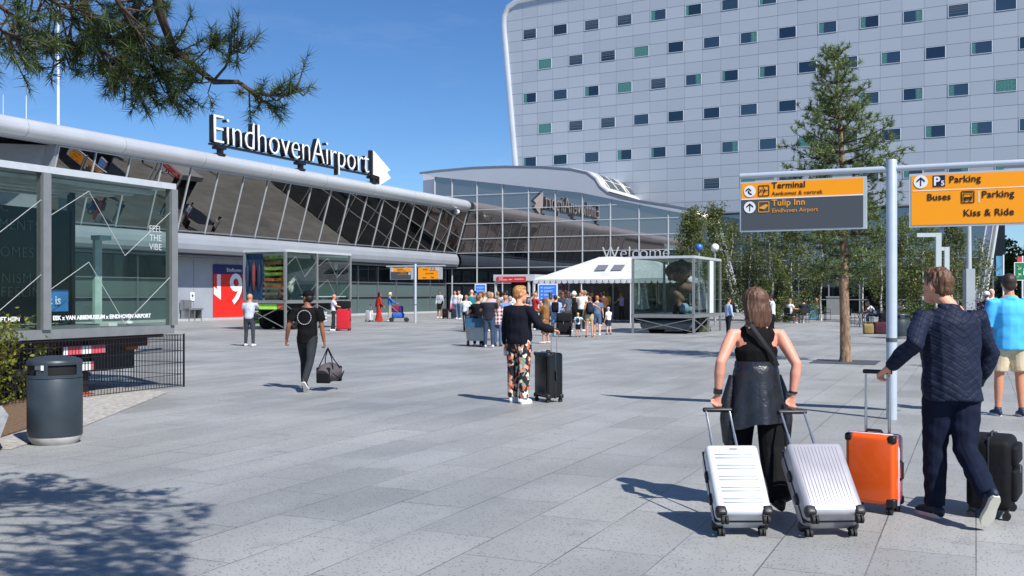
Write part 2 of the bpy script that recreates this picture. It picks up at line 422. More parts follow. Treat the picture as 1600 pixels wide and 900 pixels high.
t = MB(); t.prism([Vector((17.05, -.12, ZB+1.74)), Vector((19.5, -.12, ZB+.5)), Vector((18.5, -.12, ZB+.25)), Vector((19.45, -.12, ZB-.1)), Vector((17.9, -.12, ZB-.8)), Vector((17.85, -.12, ZB-.1)), Vector((17.05, -.12, ZB-.1))], (0, .32, 0)); t.build('emblem_back', blk, sg)
t = MB(); t.box(-.1, 17.3, -.1, .2, ZB-.13, ZB-.02); t.build('base_rail', blk, sg)
for x in (.75, 8.6, 17.4):
    t = MB(); t.box(x-.35, x+.35, -.15, .35, ZB-.3, ZB-.13); t.box(x-.12, x+.12, -.12, .2, -.05, ZB-.3); t.box(x-.5, x+.1, -.3, .45, -.08, .04); t.build('support', blk, sg)

# thin masts behind the roof
def mast(px, ytop, Y, r, label):
    p = at(px, 460, Y); z = at(px, ytop, Y).z
    t = MB(); t.tube([(0, 0, 9.4), (0, 0, z*.6+3.7), (0, 0, z)], [r, r*.85, r*.6], 10); o = t.build('roof_mast', paint('D5D9DE')); o.location = (p.x, p.y, 0)
    return tag(o, label, 'mast')
mast(91, -60, 58, .085, 'tall white flagpole rising behind the terminal roof beside the pine branch')
mast(41, 132, 58, .028, 'thin short antenna on the terminal roof, longer of the two needles')
mast(5, 148, 58, .022, 'thinnest antenna needle on the terminal roof at the frame edge')

# ---------------------------------------------------------------- link hall with mirror glass gable
LU, LM = 80.2, 33.
link = thing('glass_entrance_hall', 'glass gable hall with mirror front and curved grey roof between terminal and hotel', 'building', um(LU, LM), A_T)
K = lambda u, m, z: Vector((u-LU, m-LM, z))
prof_top = [(45.3, 12.5), (43.5, 12.62), (40, 12.72), (36.9, 12.66), (33.5, 12.45), (30.8, 12.12), (29.4, 11.75), (28.7, 11.2), (28.3, 10.55), (27.6, 10.0), (26.4, 9.6), (24.5, 9.18), (22.2, 8.75), (20.8, 8.45)]
gtop = [(43.9, 12.05), (30, 10.05), (22.2, 8.25), (20.8, 7.95)]
t = MB(); t.prism([K(79.98, *p) for p in prof_top+gtop[::-1]], (.25, 0, 0)); t.build('gable_panel', mat('panel', 'A3A9B3', .5, metal=.1, var=.03, nscale=.3), link)
t = MB(); t.prism([K(79.93, *p) for p in prof_top]+[K(79.93, m, z-.13) for m, z in prof_top[::-1]], (.35, 0, 0)); t.build('roof_trim', mat('panel', '6E7480', .4, metal=.3), link)
lower = [(m, z) for m, z in gtop]
gl_up = mirror('hall_glass', (.44, .37, .34), .015, .25, (.16, .155, .165), .02); gl_lo = mirror('hall_glass_low', (.15, .16, .175), .02, .35, (.012, .016, .022))
t = MB(); t.prism([K(80.2, 43.9, 5.2), K(80.2, 20.8, 5.2)]+[K(80.2, *p) for p in gtop[::-1]], (.05, 0, 0)); gu = t.build('upper_glazing', gl_up, link)
t = MB(); t.box(0, .05, 20.8-LM, 43.9-LM, .1, 5.2); gl = t.build('lower_glazing', gl_lo, link)
def ztop(m):
    for (m1, z1), (m0, z0) in zip(gtop, gtop[1:]):
        if m0 <= m <= m1: return z0+(z1-z0)*(m-m0)/(m1-m0)
    return 8
t = MB(); m = 43.9
ms = [43.85]+[42.12-2.45*i for i in range(9)]+[20.85]
for m in ms: t.box(-.09, -.003, m-.035-LM, m+.035-LM, .1, ztop(m))
t.build('mullions', paint('BFC3C6', .4), link)
t = MB()
for z in (2.55, 3.9, 5.2, 6.45, 7.75, 8.95, 10.25):
    me_ = 20.85
    if z > 7.95: me_ = [m for m in [20.8+.1*i for i in range(232)] if ztop(m) > z][0]
    t.box(-.075, -.004, me_-LM, 43.9-LM, z-.022, z+.022)
t.build('transoms', paint('C9CCCE', .4), link)
t = MB(); t.prism([K(80.6, *p) for p in prof_top[:9]]+[K(80.6, 28.3, 9.2), K(80.6, 45.3, 9.2)], (18.2, 0, 0)); t.build('upper_roof', mat('panel', 'BFC3C8', .45, metal=.2, var=.03), link)
t = MB(); t.prism([K(80.6, *p) for p in [(45, 9.6), (28.3, 9.9)]+prof_top[9:]]+[K(80.6, 20.8, .1), K(80.6, 45, .1)], (24, 0, 0)); t.build('hall_core', mirror('podium_glass', (.40, .42, .44), .02, .45, (.09, .10, .11), .03), link)
# clerestory strip with skylights along the curved roof edge
def rp(f):   # point on the curved edge between profile 6 and 9
    seg = prof_top[5:10]; f *= len(seg)-1; i = min(int(f), len(seg)-2); g_ = f-i
    return (seg[i][0]+(seg[i+1][0]-seg[i][0])*g_, seg[i][1]+(seg[i+1][1]-seg[i][1])*g_)
t = MB()
cs = [rp(i/8) for i in range(9)]
outer = [(m-.12, z+.06) for m, z in cs]
t.prism([K(80.0, *p) for p in cs]+[K(80.0, *p) for p in outer[::-1]], (18.6, 0, 0)); cl = t.build('roof_curve', mat('panel', 'D9DADB', .35, metal=.2, var=.03), link)
for u in (81.6, 87.1, 92.6):
    w_ = MB(); q = [(m-.15, z+.08) for m, z in (rp(.28), rp(.45), rp(.62), rp(.8))]
    w_.prism([K(u, *p) for p in q]+[K(u, m+.05, z-.03) for m, z in q[::-1]], (4.6, 0, 0)); so_ = w_.build('skylight', mirror('skylight_glass', (.25, .27, .28), .05, .5, (.10, .11, .11)), cl)
    w_ = MB()
    for f in (0, 2.3, 4.6): w_.prism([K(u+f-.06, m-.04, z+.02) for m, z in q]+[K(u+f-.06, *p) for p in q[::-1]], (.12, 0, 0))
    w_.build('skylight_bar', paint('E6E4DE'), so_)
# welcome lettering standing on a rail in front of the glass
wl = thing('welcome_sign', 'thin white Welcome letters on a rail above the marquee', 'sign', um(79.4, 29.0, 4.5), A_T-R(90))
text('lettering', 'Welcome', 1.42, mat('letter_grey', (.52, .53, .55), .45, var=0), wl, (1.1, 0, 0), extrude=.05, offset=-.022, xs=1.02)
t = MB(); t.box(.3, 8.6, -.04, .04, -.12, -.04)
for x in (1, 4.2, 7.6): t.box(x-.03, x+.03, -.03, .8, -.10, -.05)
t.build('rail', metal('C5C9CC'), wl)

# ---------------------------------------------------------------- hotel
HX = Vector((1.7, 98, 0)); HA = math.atan2(-.507, .862)
hotel = thing('hotel_building', 'tall white panelled hotel block with scattered small windows and rounded corner', 'building', HX, HA)
def panel_mat():
    b = NB('hotel_panels'); sx = b.n('ShaderNodeSeparateXYZ'); b.l(b.coord('Object'), sx.inputs[0])
    u = b.math('ADD', b.math('DIVIDE', sx.outputs[0], 1.647), .5); v = b.math('ADD', b.math('DIVIDE', b.math('SUBTRACT', sx.outputs[2], 14.26), 1.02), .5)
    fu = b.math('FRACT', u); fv = b.math('FRACT', v)
    lu = b.math('LESS_THAN', b.math('MINIMUM', fu, b.math('SUBTRACT', 1., fu)), .011); lv = b.math('LESS_THAN', b.math('MINIMUM', fv, b.math('SUBTRACT', 1., fv)), .022)
    cx = b.n('ShaderNodeCombineXYZ'); b.l(b.math('FLOOR', u), cx.inputs[0]); b.l(b.math('FLOOR', v), cx.inputs[1])
    wn = b.n('ShaderNodeTexWhiteNoise'); b.l(cx.outputs[0], wn.inputs[0])
    c = b.mix(wn.outputs[0], (.43, .47, .52), (.48, .52, .57))
    c = b.mix(b.math('MULTIPLY', lu, .6), c, (.17, .19, .23)); c = b.mix(b.math('MULTIPLY', lv, .85), c, (.16, .18, .22))
    b.l(c, b.b.inputs['Base Color']); b.set(Roughness=.45, Metallic=.3)
    return b.m
ZH0 = 8.6
sL = lambda z: -1.55-.097*(z-14.3)
edge = [(sL(ZH0), ZH0), (sL(14), 14), (sL(20), 20), (sL(26), 26), (sL(27.6), 27.6), (sL(28.6)+.15, 28.6), (sL(29)+.7, 29.4), (sL(29)+1.7, 29.85), (2, 29.95)]
fac = edge+[(62, 30.1), (62, ZH0)]
t = MB(); t.prism([Vector((s_, 0, z)) for s_, z in fac], (0, 14, 0)); t.build('facade', panel_mat(), hotel)
t = MB(); ts = [Vector((s_-.05, -.05, z)) for s_, z in edge+[(30, 30.05), (62, 30.2)]]
t.tube(ts, [(.22, .3)]*len(ts), 10, side=(0, 1, 0)); t.build('edge_trim', mat('panel', 'D2D5D9', .3, metal=.4, var=.04, nscale=.5), hotel)
wfr = paint('C9CFD6', .4)
rw = random.Random(3)
pane_m = [mirror('hotel_pane_a', (.22, .25, .28), .03, .6, (.012, .022, .035)), mirror('hotel_pane_b', (.28, .3, .33), .03, .55, (.03, .05, .06))]
teal = mat('curtain', (.055, .19, .185), .8, var=.2, nscale=9); blind = mat('blind', (.08, .10, .13), .6)
fm = MB(); fm.box(-.74, .74, -.04, .1, .44, .475); fm.box(-.74, .74, -.04, .1, -.475, -.44); fm.box(-.74, -.70, -.04, .1, -.44, .44); fm.box(.70, .74, -.04, .1, -.44, .44); fmesh = fm.mesh('window')
pm = MB().box(-.70, .70, -.012, .05, -.44, .44).mesh('pane')
def curt(x0, x1):
    q = MB(); n = max(2, int((x1-x0)/.11)); w_ = (x1-x0)/n
    for i in range(n): q.poly([(x0+w_*i, -.016-.006*(i % 2), -.43), (x0+w_*(i+1), -.016-.006*((i+1) % 2), -.43), (x0+w_*(i+1), -.016-.006*((i+1) % 2), .43), (x0+w_*i, -.016-.006*(i % 2), .43)])
    return q.mesh('curtain')
cm = [curt(-.69, -.3), curt(-.69, -.45), curt(-.69, .69), curt(.2, .69)]
bq = MB()
for z in (.30, .16, .02, -.2): bq.poly([(-.68, -.017, z), (.68, -.017, z), (.68, -.017, z+.07), (-.68, -.017, z+.07)])
bm_ = bq.mesh('blind')
fmesh.materials.append(wfr)
for j in range(-1, 5):
    z = 14.26+3.06*j
    for col in range(0, 27):
        if (col+j) % 2: continue
        if j == -1 and col < 11: continue
        wo = bpy.data.objects.new('window', fmesh); C.objects.link(wo); wo.parent = hotel; wo.location = (col*1.647, 0, z)
        p = bpy.data.objects.new('pane', pm.copy()); C.objects.link(p); p.parent = wo; p.data.materials.append(rw.choice(pane_m))
        k = rw.random()
        if k < .75:
            msh, mm = (cm[0], teal) if k < .22 else (cm[1], teal) if k < .36 else (cm[2], teal) if k < .46 else (cm[3], teal) if k < .55 else (bm_, blind) if k < .66 else (None, None)
            if msh:
                c = bpy.data.objects.new('curtain', msh.copy()); C.objects.link(c); c.parent = wo; c.data.materials.append(mm)
# glass podium under the hotel, slightly in front
def pod(s0, s1, z0, z1, y, name, m):
    t = MB(); t.box(s0, s1, y, y+.06, z0, z1); return t.build(name, m, hotel)
S0, S1 = 10.5, 40.2
pg = pod(S0, S1, 3.75, ZH0-.05, 1.2, 'podium_glazing', mirror('podium_glass', (.40, .42, .44), .02, .45, (.09, .10, .11), .03))
dk = pod(S0, S1, .05, 3.75, 1.2, 'ground_floor_glazing', mirror('podium_dark', (.14, .16, .17), .03, .5, (.008, .011, .012)))
t = MB()
for i in range(13): s_ = S0+(S1-S0)*i/12; t.box(s_-.045, s_+.045, 1.1, 1.195, .05, ZH0-.05)
for z in (1.15, 2.9, 4.45, 6.4): t.box(S0, S1, 1.12, 1.194, z-.035, z+.035)
t.build('podium_bars', metal('C0C4C6', .4), hotel)
t = MB(); t.box(13, 40, 2.2, 13.5, 0, ZH0-.02); t.build('podium_core', paint('2A2D30', .8), hotel)
for i, s_ in enumerate((23.2, 26.1, 31.7)):
    t = MB(); t.box(s_-.7, s_+.7, 1.02, 1.1, .05, 2.6); t.box(s_-.04, s_+.04, .98, 1.02, .05, 2.6); t.build('entrance_door', mirror('podium_dark', (.14, .16, .17), .03, .5, (.008, .011, .012)), hotel)
# leaning supports under the hotel
t = MB()
def lean(mb, p, q, w1=.55): mb.beam(p, q, w1, w1*.75, up=(0, 1, 0))
hm = HX; Rm = Matrix.Rotation(-HA, 3, 'Z')
def hl(px, py, Y): return Rm @ (at(px, py, Y)-HX)
lean(t, hl(1529, 486, 76), hl(1556, 318, 76), .8); o = t.build('leaning_column', paint('D9DCDD'), hotel)
t = MB(); lean(t, hl(1533.5, 486, 75.4), hl(1560.5, 318, 75.4), .18); t.build('column_groove', paint('85898C'), hotel)
t = MB()
lean(t, hl(1160, 488, 70), hl(1124, 350, 70), .16); lean(t, hl(1153, 488, 70), hl(1116, 350, 70), .12); t.build('leaning_column', paint('C9CDD0'), hotel)
for k in range(6):
    t = MB() if k == 0 else t
    f = k/6; a = hl(1160, 488, 70).lerp(hl(1124, 350, 70), f); c = hl(1153, 488, 70).lerp(hl(1116, 350, 70), f+.1); t.beam(a, c, .05)
t.build('truss_web', paint('AEB3B6'), hotel)
t = MB(); a_, c_ = hl(1084, 336, 66), hl(1124, 352, 66); t.tube([a_, a_.lerp(c_, .3), c_], [.40, .40, .30], 18); t.build('cream_duct', mat('paint', 'D9D2BE', .4), hotel)
# ---------------------------------------------------------------- wayfinding signs
ORANGE = mat('sign_orange', 'FFA005', .45, var=0); GREYB = mat('sign_grey', '4A4F55', .5, var=0); WHT = mat('sign_white', (.82, .83, .84), .5, var=0)
NAVY = mat('sign_navy', '14143C', .5, var=0); BLKT = mat('sign_black', '2A1410', .5, var=0); OTXT = mat('sign_orange_text', 'E9A02C', .5, var=0)
steel = mat('metal_paint', 'BCC6D0', .38, metal=.25, var=.03)
A_S = math.atan2(-.434, .9)
def disc(mb, x, z, r, y, n=24): mb.poly([(x+r*math.cos(2*math.pi*i/n), y, z+r*math.sin(2*math.pi*i/n)) for i in range(n)])
def fl(mb, pts, y): mb.poly([(x, y, z) for x, z in pts])
def arrow(x, z, s, parent, kind='up'):
    t = MB(); disc(t, x, z, s, -.034); t.build('arrow_disc', WHT, parent, fix=False)
    t = MB(); y = -.037; k = s*.95
    if kind == 'up':
        fl(t, [(x-.09*k, z-.68*k), (x+.09*k, z-.68*k), (x+.09*k, z+.5*k), (x-.09*k, z+.5*k)], y)
        for sg_ in (-1, 1): fl(t, [(x, z+.75*k), (x, z+.45*k), (x+sg_*.62*k, z-.12*k), (x+sg_*.62*k, z+.2*k)], y)
    else:
        fl(t, [(x-.35*k, z+.1*k), (x-.13*k, z+.1*k), (x+.02*k, z-.3*k), (x+.4*k, z-.45*k), (x+.4*k, z-.68*k), (x-.05*k, z-.58*k), (x-.3*k, z-.3*k)], y)
        for sg_ in (-1, 1): fl(t, [(x-.24*k, z+.62*k), (x-.24*k, z+.32*k), (x-.24*k+sg_*.5*k, z-.08*k), (x-.24*k+sg_*.5*k, z+.22*k)], y)
    t.build('arrow', NAVY, parent, fix=False)
def frame_box(x, z, s, parent, m):
    t = MB(); y = -.034; w_ = .005
    for a in (-s, s): t.box(x+a-w_, x+a+w_, y, y+.002, z-s, z+s)
    for a in (-s, s): t.box(x-s+w_, x+s-w_, y, y+.002, z+a-w_, z+a+w_)
    return t.build('pictogram', m, parent)
def board(name, x0, x1, z0, z1, parent):
    t = MB(); t.box(x0, x1, -.022, .05, z0, z1); b = t.build(name, mat('metal_paint2', 'C3CAD0', .35, metal=.3, var=.03), parent); return b
def T(s, cap, x, z, m, parent, off=.002, sp=1.04): return text('lettering', s, cap/.72*1.27, m, parent, (x, -.033, z), extrude=.001, offset=off*cap*(2.2 if cap > .05 else .3), space=sp)
def sign_post(px, py, Y, label):
    r = thing('direction_sign', label, 'sign', (gd(px, py).x, Y, 0), A_S, 'twin board direction signs on the plaza')
    t = MB(); t.tube([(0, 0, 0), (0, 0, 3.27), (0, 0, 3.285)], [.066, .066, .06], 20); pole = t.build('pole', steel, r)
    t = MB(); t.tube([(0, 0, .98), (0, 0, 1.03)], .069, 20); t.build('pole_band', paint('50575E'), pole)
    t = MB(); t.tube([(-1.92, 0, 3.17), (-.05, 0, 3.17)], .038, 12); t.tube([(.05, 0, 3.17), (1.92, 0, 3.17)], .038, 12); t.build('arm', steel, r)
    for x in (-1.6, -.6, .5, 1.4): t = MB(); t.box(x-.12, x+.12, -.012, .03, 3.085, 3.14); t.build('bracket', paint('A5ABB0'), r)
    return r
Z0, Z1 = 2.42, 3.09
s1 = sign_post(1393, 655, 12.96, 'near grey signpost whose left board reads Terminal, between the orange suitcase and the pine')
b = board('left_board', -1.92, -.30, Z0, Z1, s1)
t = MB(); t.box(-1.90, -.34, -.028, -.023, 2.86, Z1-.02); t.build('orange_panel', ORANGE, b); t = MB(); t.box(-1.90, -.34, -.028, -.023, Z0+.02, 2.85); t.build('grey_panel', GREYB, b)
t = MB(); t.box(-1.90, -.34, -.030, -.026, 2.848, 2.862); t.build('divider', WHT, b)
x0 = -1.90
arrow(x0+.115, 2.96, .078, b, 'curve'); arrow(x0+.115, 2.745, .078, b)
frame_box(x0+.30, 2.96, .068, b, BLKT)
t = MB(); y = -.036; cx, cz = x0+.30, 2.96    # aeroplane pictogram
fl(t, [(cx-.05, cz+.006), (cx+.05, cz+.006), (cx+.058, cz), (cx+.05, cz-.006), (cx-.05, cz-.006)], y)
fl(t, [(cx+.012, cz), (cx-.022, cz+.055), (cx-.008, cz+.055), (cx+.03, cz)], y-.001); fl(t, [(cx+.012, cz), (cx-.022, cz-.055), (cx-.008, cz-.055), (cx+.03, cz)], y-.001)
fl(t, [(cx-.04, cz), (cx-.06, cz+.024), (cx-.05, cz+.024), (cx-.028, cz)], y-.001); fl(t, [(cx-.04, cz), (cx-.06, cz-.024), (cx-.05, cz-.024), (cx-.028, cz)], y-.001)
t.build('pictogram', NAVY, b, fix=False)
frame_box(x0+.30, 2.745, .068, b, OTXT)
t = MB(); cx, cz = x0+.30, 2.745
fl(t, [(cx-.055, cz-.02), (cx+.01, cz-.035), (cx+.055, cz+.01), (cx+.055, cz+.025), (cx+.03, cz+.035), (cx-.055, cz-.004)], y); t.build('pictogram', OTXT, b, fix=False)
T('Terminal', .066, x0+.405, 2.985, BLKT, b, .012); T('Aankomst & vertrek', .043, x0+.405, 2.892, BLKT, b, .002)
T('Tulip Inn', .066, x0+.405, 2.755, OTXT, b, .012); T('Eindhoven Airport', .043, x0+.405, 2.665, OTXT, b, .002)
b = board('right_board', .21, 1.92, Z0, Z1, s1); x0 = .21
t = MB(); t.box(.235, 1.895, -.028, -.023, Z0+.025, Z1-.025); t.build('orange_panel', ORANGE, b)
arrow(x0+.135, 2.985, .082, b)
def pbox(x, z, s, dig, roof=False):
    t = MB(); t.box(x-s, x+s, -.033, -.030, z-s, z+s); t.build('pictogram', NAVY, b)
    text('lettering', 'P', .15, WHT, b, (x-s*.9, -.036, z-s*.72), extrude=.0005, offset=.004); text('lettering', dig, .085, WHT, b, (x+s*.32, -.036, z-s*.8), extrude=.0005, offset=.002)
    if roof:
        t = MB(); t.tube([(x-s*.9, -.036, z+s*.62), (x-s*.4, -.036, z+s*.86), (x+.1*s, -.036, z+s*.86), (x+s*.55, -.036, z+s*.62)], .006, 6); t.build('pictogram', WHT, b)
pbox(x0+.345, 2.985, .07, '5'); pbox(x0+1.39, 2.785, .07, '1', True)
T('Parking', .066, x0+.46, 2.96, BLKT, b, .012); T('Buses', .066, x0+.205, 2.75, BLKT, b, .012); T('Parking', .066, x0+.825, 2.76, BLKT, b, .012); T('Kiss & Ride', .066, x0+.62, 2.54, BLKT, b, .012)
t = MB(); t.box(x0+.04, 1.895, -.031, -.027, 2.868, 2.878); t.box(x0+.79, x0+.80, -.031, -.027, 2.70, 2.84); t.build('divider', WHT, b)
frame_box(x0+.672, 2.775, .07, b, BLKT)
t = MB(); cx, cz = x0+.672, 2.775
t.box(cx-.05, cx+.05, -.037, -.035, cz-.03, cz+.0); t.box(cx-.05, cx-.042, -.037, -.035, cz, cz+.048); t.box(cx+.042, cx+.05, -.037, -.035, cz, cz+.048); t.box(cx-.05, cx+.05, -.0372, -.0352, cz+.042, cz+.052); t.box(cx-.042, cx-.02, -.037, -.035, cz-.05, cz-.031); t.box(cx+.02, cx+.042, -.037, -.035, cz-.05, cz-.031); t.build('pictogram', BLKT, b)
frame_box(x0+1.40, 2.565, .07, b, BLKT)
t = MB(); cx, cz = x0+1.41, 2.56
fl(t, [(cx-.035, cz-.02), (cx+.06, cz-.02), (cx+.06, cz+.008), (cx+.035, cz+.012), (cx+.02, cz+.035), (cx-.015, cz+.035), (cx-.035, cz+.01)], -.036); disc(t, cx-.012, cz-.022, .012, -.0365, 10); disc(t, cx+.04, cz-.022, .012, -.0365, 10)
fl(t, [(cx-.06, cz-.03), (cx-.05, cz-.03), (cx-.048, cz+.02), (cx-.062, cz+.02)], -.036); disc(t, cx-.055, cz+.032, .009, -.036, 10); t.build('pictogram', BLKT, b, fix=False)

s2 = sign_post(649, 504, 57.5, 'far direction sign in front of the frosted terminal glass, text aligned right')
b = board('left_board', -1.66, -.12, Z0, Z1, s2)
t = MB(); t.box(-1.62, -.28, -.028, -.023, 2.86, Z1-.02); t.build('orange_panel', ORANGE, b); t = MB(); t.box(-1.62, -.28, -.028, -.023, Z0+.02, 2.85); t.build('grey_panel', GREYB, b)
arrow(-1.53, 2.965, .08, b); T('Terminal', .06, -1.2, 2.98, BLKT, b, .012); T('Aankomst & vertrek', .038, -1.2, 2.90, BLKT, b)
T('Tulip Inn', .06, -1.0, 2.765, OTXT, b, .01); T('Eindhoven Airport', .045, -1.15, 2.68, OTXT, b); arrow(-.37, 2.755, .075, b)
b = board('right_board', .18, 1.72, Z0, Z1, s2)
t = MB(); t.box(.2, 1.50, -.028, -.023, Z0+.02, Z1-.02); t.build('orange_panel', ORANGE, b)
T('Parking', .055, .5, 2.945, BLKT, b, .012); T('Kiss & Ride', .06, .68, 2.715, BLKT, b, .012); T('Buses', .055, .5, 2.49, BLKT, b, .012); T('Taxi', .07, 1.0, 2.49, BLKT, b, .012)
for k, dg_ in enumerate('234'): pbox(1.02+.18*k, 2.97, .07, dg_)
arrow(1.44, 2.97, .075, b)

# ---------------------------------------------------------------- glass art containers
gls = glass('container_glass', (.84, .89, .87), .012); frame_m = mat('metal_frame', '8D8F8F', .45, metal=.4, var=.05); frame_l = mat('metal_frame', 'CDD0D2', .4, metal=.3, var=.04)
def container(name, label, corner, Lx, W, z0, z1, muls, end_u=+1, tape=True, thick=.075, doors=None):
    """corner: world point of the near corner; box runs along the terminal axis (x) and away (y = m)"""
    r = thing(name, label, 'container', corner, A_T)
    xa, xb = (0, Lx) if end_u > 0 else (-Lx, 0)
    t = MB(); t.box(xa-.05, xb+.05, -.05, W+.05, z1-.10, z1); t.build('roof', frame_l, r)
    t = MB(); t.box(xa-.03, xb+.03, -.03, W+.03, z0-.14, z0); t.build('floor_frame', frame_m, r)
    for x, y in [(x, y) for x in (xa, xb) for y in (0, W)]+[(x, 0) for x in muls]:
        t = MB(); t.box(x-thick/2, x+thick/2, y-thick/2, y+thick/2, z0, z1-.10); t.build('corner_post', frame_m, r)
    es = [xa]+sorted(muls)+[xb]
    for a, c in zip(es, es[1:]):
        t = MB(); t.box(a+thick/2+.003, c-thick/2-.003, -.012, .012, z0+.004, z1-.104); t.build('front_pane', gls, r)
    t = MB(); t.box(xa+.045, xb-.045, W-.012, W+.012, z0+.004, z1-.104); t.build('rear_pane', gls, r)
    for x in (xa, xb):
        t = MB(); t.box(x-.012, x+.012, .045, W-.045, z0+.004, z1-.104); t.build('end_pane', gls, r)
    if tape:
        t = MB()
        for a, c in zip(es, es[1:]):
            hgt = z1-z0-.3
            for zb in (z0+.05, z0+.05+hgt*.52):
                hh = hgt*.46; Lp = c-a
                t.beam((a+.08, -.02, zb+hh*.55), (a+.08+Lp*.28, -.02, zb+hh), .0055, .006); t.beam((a+.08+Lp*.28, -.02, zb+hh), (a+.08+Lp*.56, -.02, zb), .0055, .006); t.beam((a+.08+Lp*.56, -.02, zb), (c-.05, -.02, zb+hh*.8), .0055, .006)
        t.build('tape_lines', mat('tape', (.55, .57, .57), .5, var=0), r)
    return r
# big container on a trailer at the left edge
c1 = Vector((-5.78, 17.4, 0))
k1 = container('glass_container', 'largest glass display container, on a fenced trailer behind the grey bin', c1, 9.0, 2.5, 1.06, 3.46, [-2.62, -5.3], end_u=-1, thick=.14)
txt_m = mat('outline_text', (.20, .26, .25), .5, var=0); dark_p = mat('dark_panel', (.012, .03, .026), .6, var=.1)
t = MB(); t.box(-8.9, -.68, 1.62, 1.68, 1.10, 3.0); pn = t.build('display_panel', dark_p, k1)
for s_, x, z, sz in (('C', -1.9, 2.90, .24), ('EMENTS', -1.30, 2.62, .24), ('COMES', -1.42, 2.18, .24), ('NISM,', -1.40, 1.76, .24), ('FEELIN', -1.28, 1.54, .24)):
    text('lettering', s_, sz, txt_m, pn, (x, 1.60, z), extrude=.003, offset=-.006, align='RIGHT', space=1.1)
text('lettering', 'FEEL\nTHE\nVIBE', .15, mat('tape', (.55, .57, .57), .5, var=0), k1, (-.40, -.02, 2.62), extrude=.001, offset=-.001, align='CENTER')
text('lettering', 'EEK x VAN ABBEMUSEUM x EINDHOVEN AIRPORT', .088, WHT, k1, (-2.48, -.02, 1.20), extrude=.001, offset=.003)
text('lettering', 'GEDS x PIET HEIN', .088, WHT, k1, (-3.75, -.02, 1.20), extrude=.001, offset=.003)
t = MB(); t.box(-.62, -.47, 1.1, 1.16, 1.10, 2.50); t.box(-.62, -.36, 1.0, 1.2, 2.50, 2.58); t.build('inner_post', mat('pale_post', (.45, .58, .54), .5), k1)
t = MB(); t.box(-.66, -.58, 1.60, 1.70, 1.06, 3.36); t.build('inner_frame', paint('1D2526'), k1)
t = MB(); t.box(-1.55, -1.0, 1.3, 1.36, 1.3, 1.66); t.box(-.66, -.1, 2.38, 2.42, 1.25, 1.8); t.build('blue_panel', mat('blue_panel', '3F7FC0', .5), k1)
text('lettering', 'rt is', .2, WHT, k1, (-1.5, 1.27, 1.42), extrude=.002, offset=.003)
t = MB(); t.box(-1.0, -.82, .4, .6, 1.065, 1.12); t.ell((-.45, .5, 1.10), (.07, .05, .04)); t.build('floor_lamp', paint('E9E9E9'), k1)
t = MB()
for i in range(5): t.box(-8.9, -.1, .3+.45*i, .42+.45*i, 3.28, 3.345)
t.build('ceiling_ribs', frame_l, k1)
# trailer below
tr = thing('truck_trailer', 'dark trailer chassis under the big glass container, red and white marker plates', 'trailer', c1, A_T)
ch = paint('14161A', .6)
t = MB(); t.box(-9, -.3, .25, .45, .72, .915); t.box(-9, -.3, 2.0, 2.2, .72, .915); t.box(-9, -.1, .1, 2.35, .86, .915); t.build('chassis', mat('paint', '3A1A22', .6), tr)
t = MB(); t.box(-1.25, -.35, .5, 1.6, .34, .85); t.build('gear_box', mat('gearbox', '23282A', .6, var=.4, nscale=9), tr)
t = MB(); t.box(-.62, -.36, .40, .48, .66, .83); t.build('amber_lamp', paint('A5561A'), tr)
for x in (-3.55, -2.5):
    for y in (.45, 2.0):
        t = MB(); t.tube([(x, y-.14, .46), (x, y-.10, .46), (x, y+.10, .46), (x, y+.14, .46)], [.40, .46, .46, .40], 24); wo = t.build('wheel', mat('rubber', '151618', .8), tr)
        t = MB(); t.tube([(x, y-.145, .46), (x, y-.10, .46)], .22, 18); t.build('rim', metal('6A6D70', .5), wo)
    t = MB(); t.tube([(x-.52, .45, .55), (x-.36, .45, .88), (x, .45, 1.0), (x+.36, .45, .88), (x+.52, .45, .55)], [(.16, .015)]*5, 8, side=(0, 1, 0)); t.build('mudguard', ch, tr)
for sx, y in ((-1.62, .30), (-1.62, 2.2)):
    t = MB(); t.box(sx-.05, sx+.05, y-.05, y+.05, .03, .85); t.box(sx-.08, sx+.08, y-.08, y+.08, .3, .36); lg = t.build('support_leg', ch, tr)
    t = MB(); t.lathe([(.17, .0), (.17, .02), (.06, .05)], 16, (sx, y, 0)); t.build('leg_foot', mat('paint', 'A84A30', .6), lg)
redw = NB('red_white'); sx_ = redw.n('ShaderNodeSeparateXYZ'); redw.l(redw.coord(), sx_.inputs[0]); cc_ = redw.math('LESS_THAN', redw.math('FRACT', redw.math('MULTIPLY', sx_.outputs[0], 2.2)), .42); redw.l(redw.mix(cc_, lin('D8596A'), (.8, .78, .78)), redw.b.inputs['Base Color'])
for (xa, xb, z, hh) in ((-2.15, -1.35, .66, .13), (-4.3, -3.2, .66, .13), (-1.85, -1.58, .40, .13)):
    t = MB(); t.box(xa, xb, .12, .14, z, z+hh); t.build('marker_plate', redw.m, tr)
t = MB(); t.tube([(-.9, .8, .5), (.1, .7, .60), (.45, .65, .62)], .02, 8); t.build('drawbar', metal('AEB2B5', .4), tr)
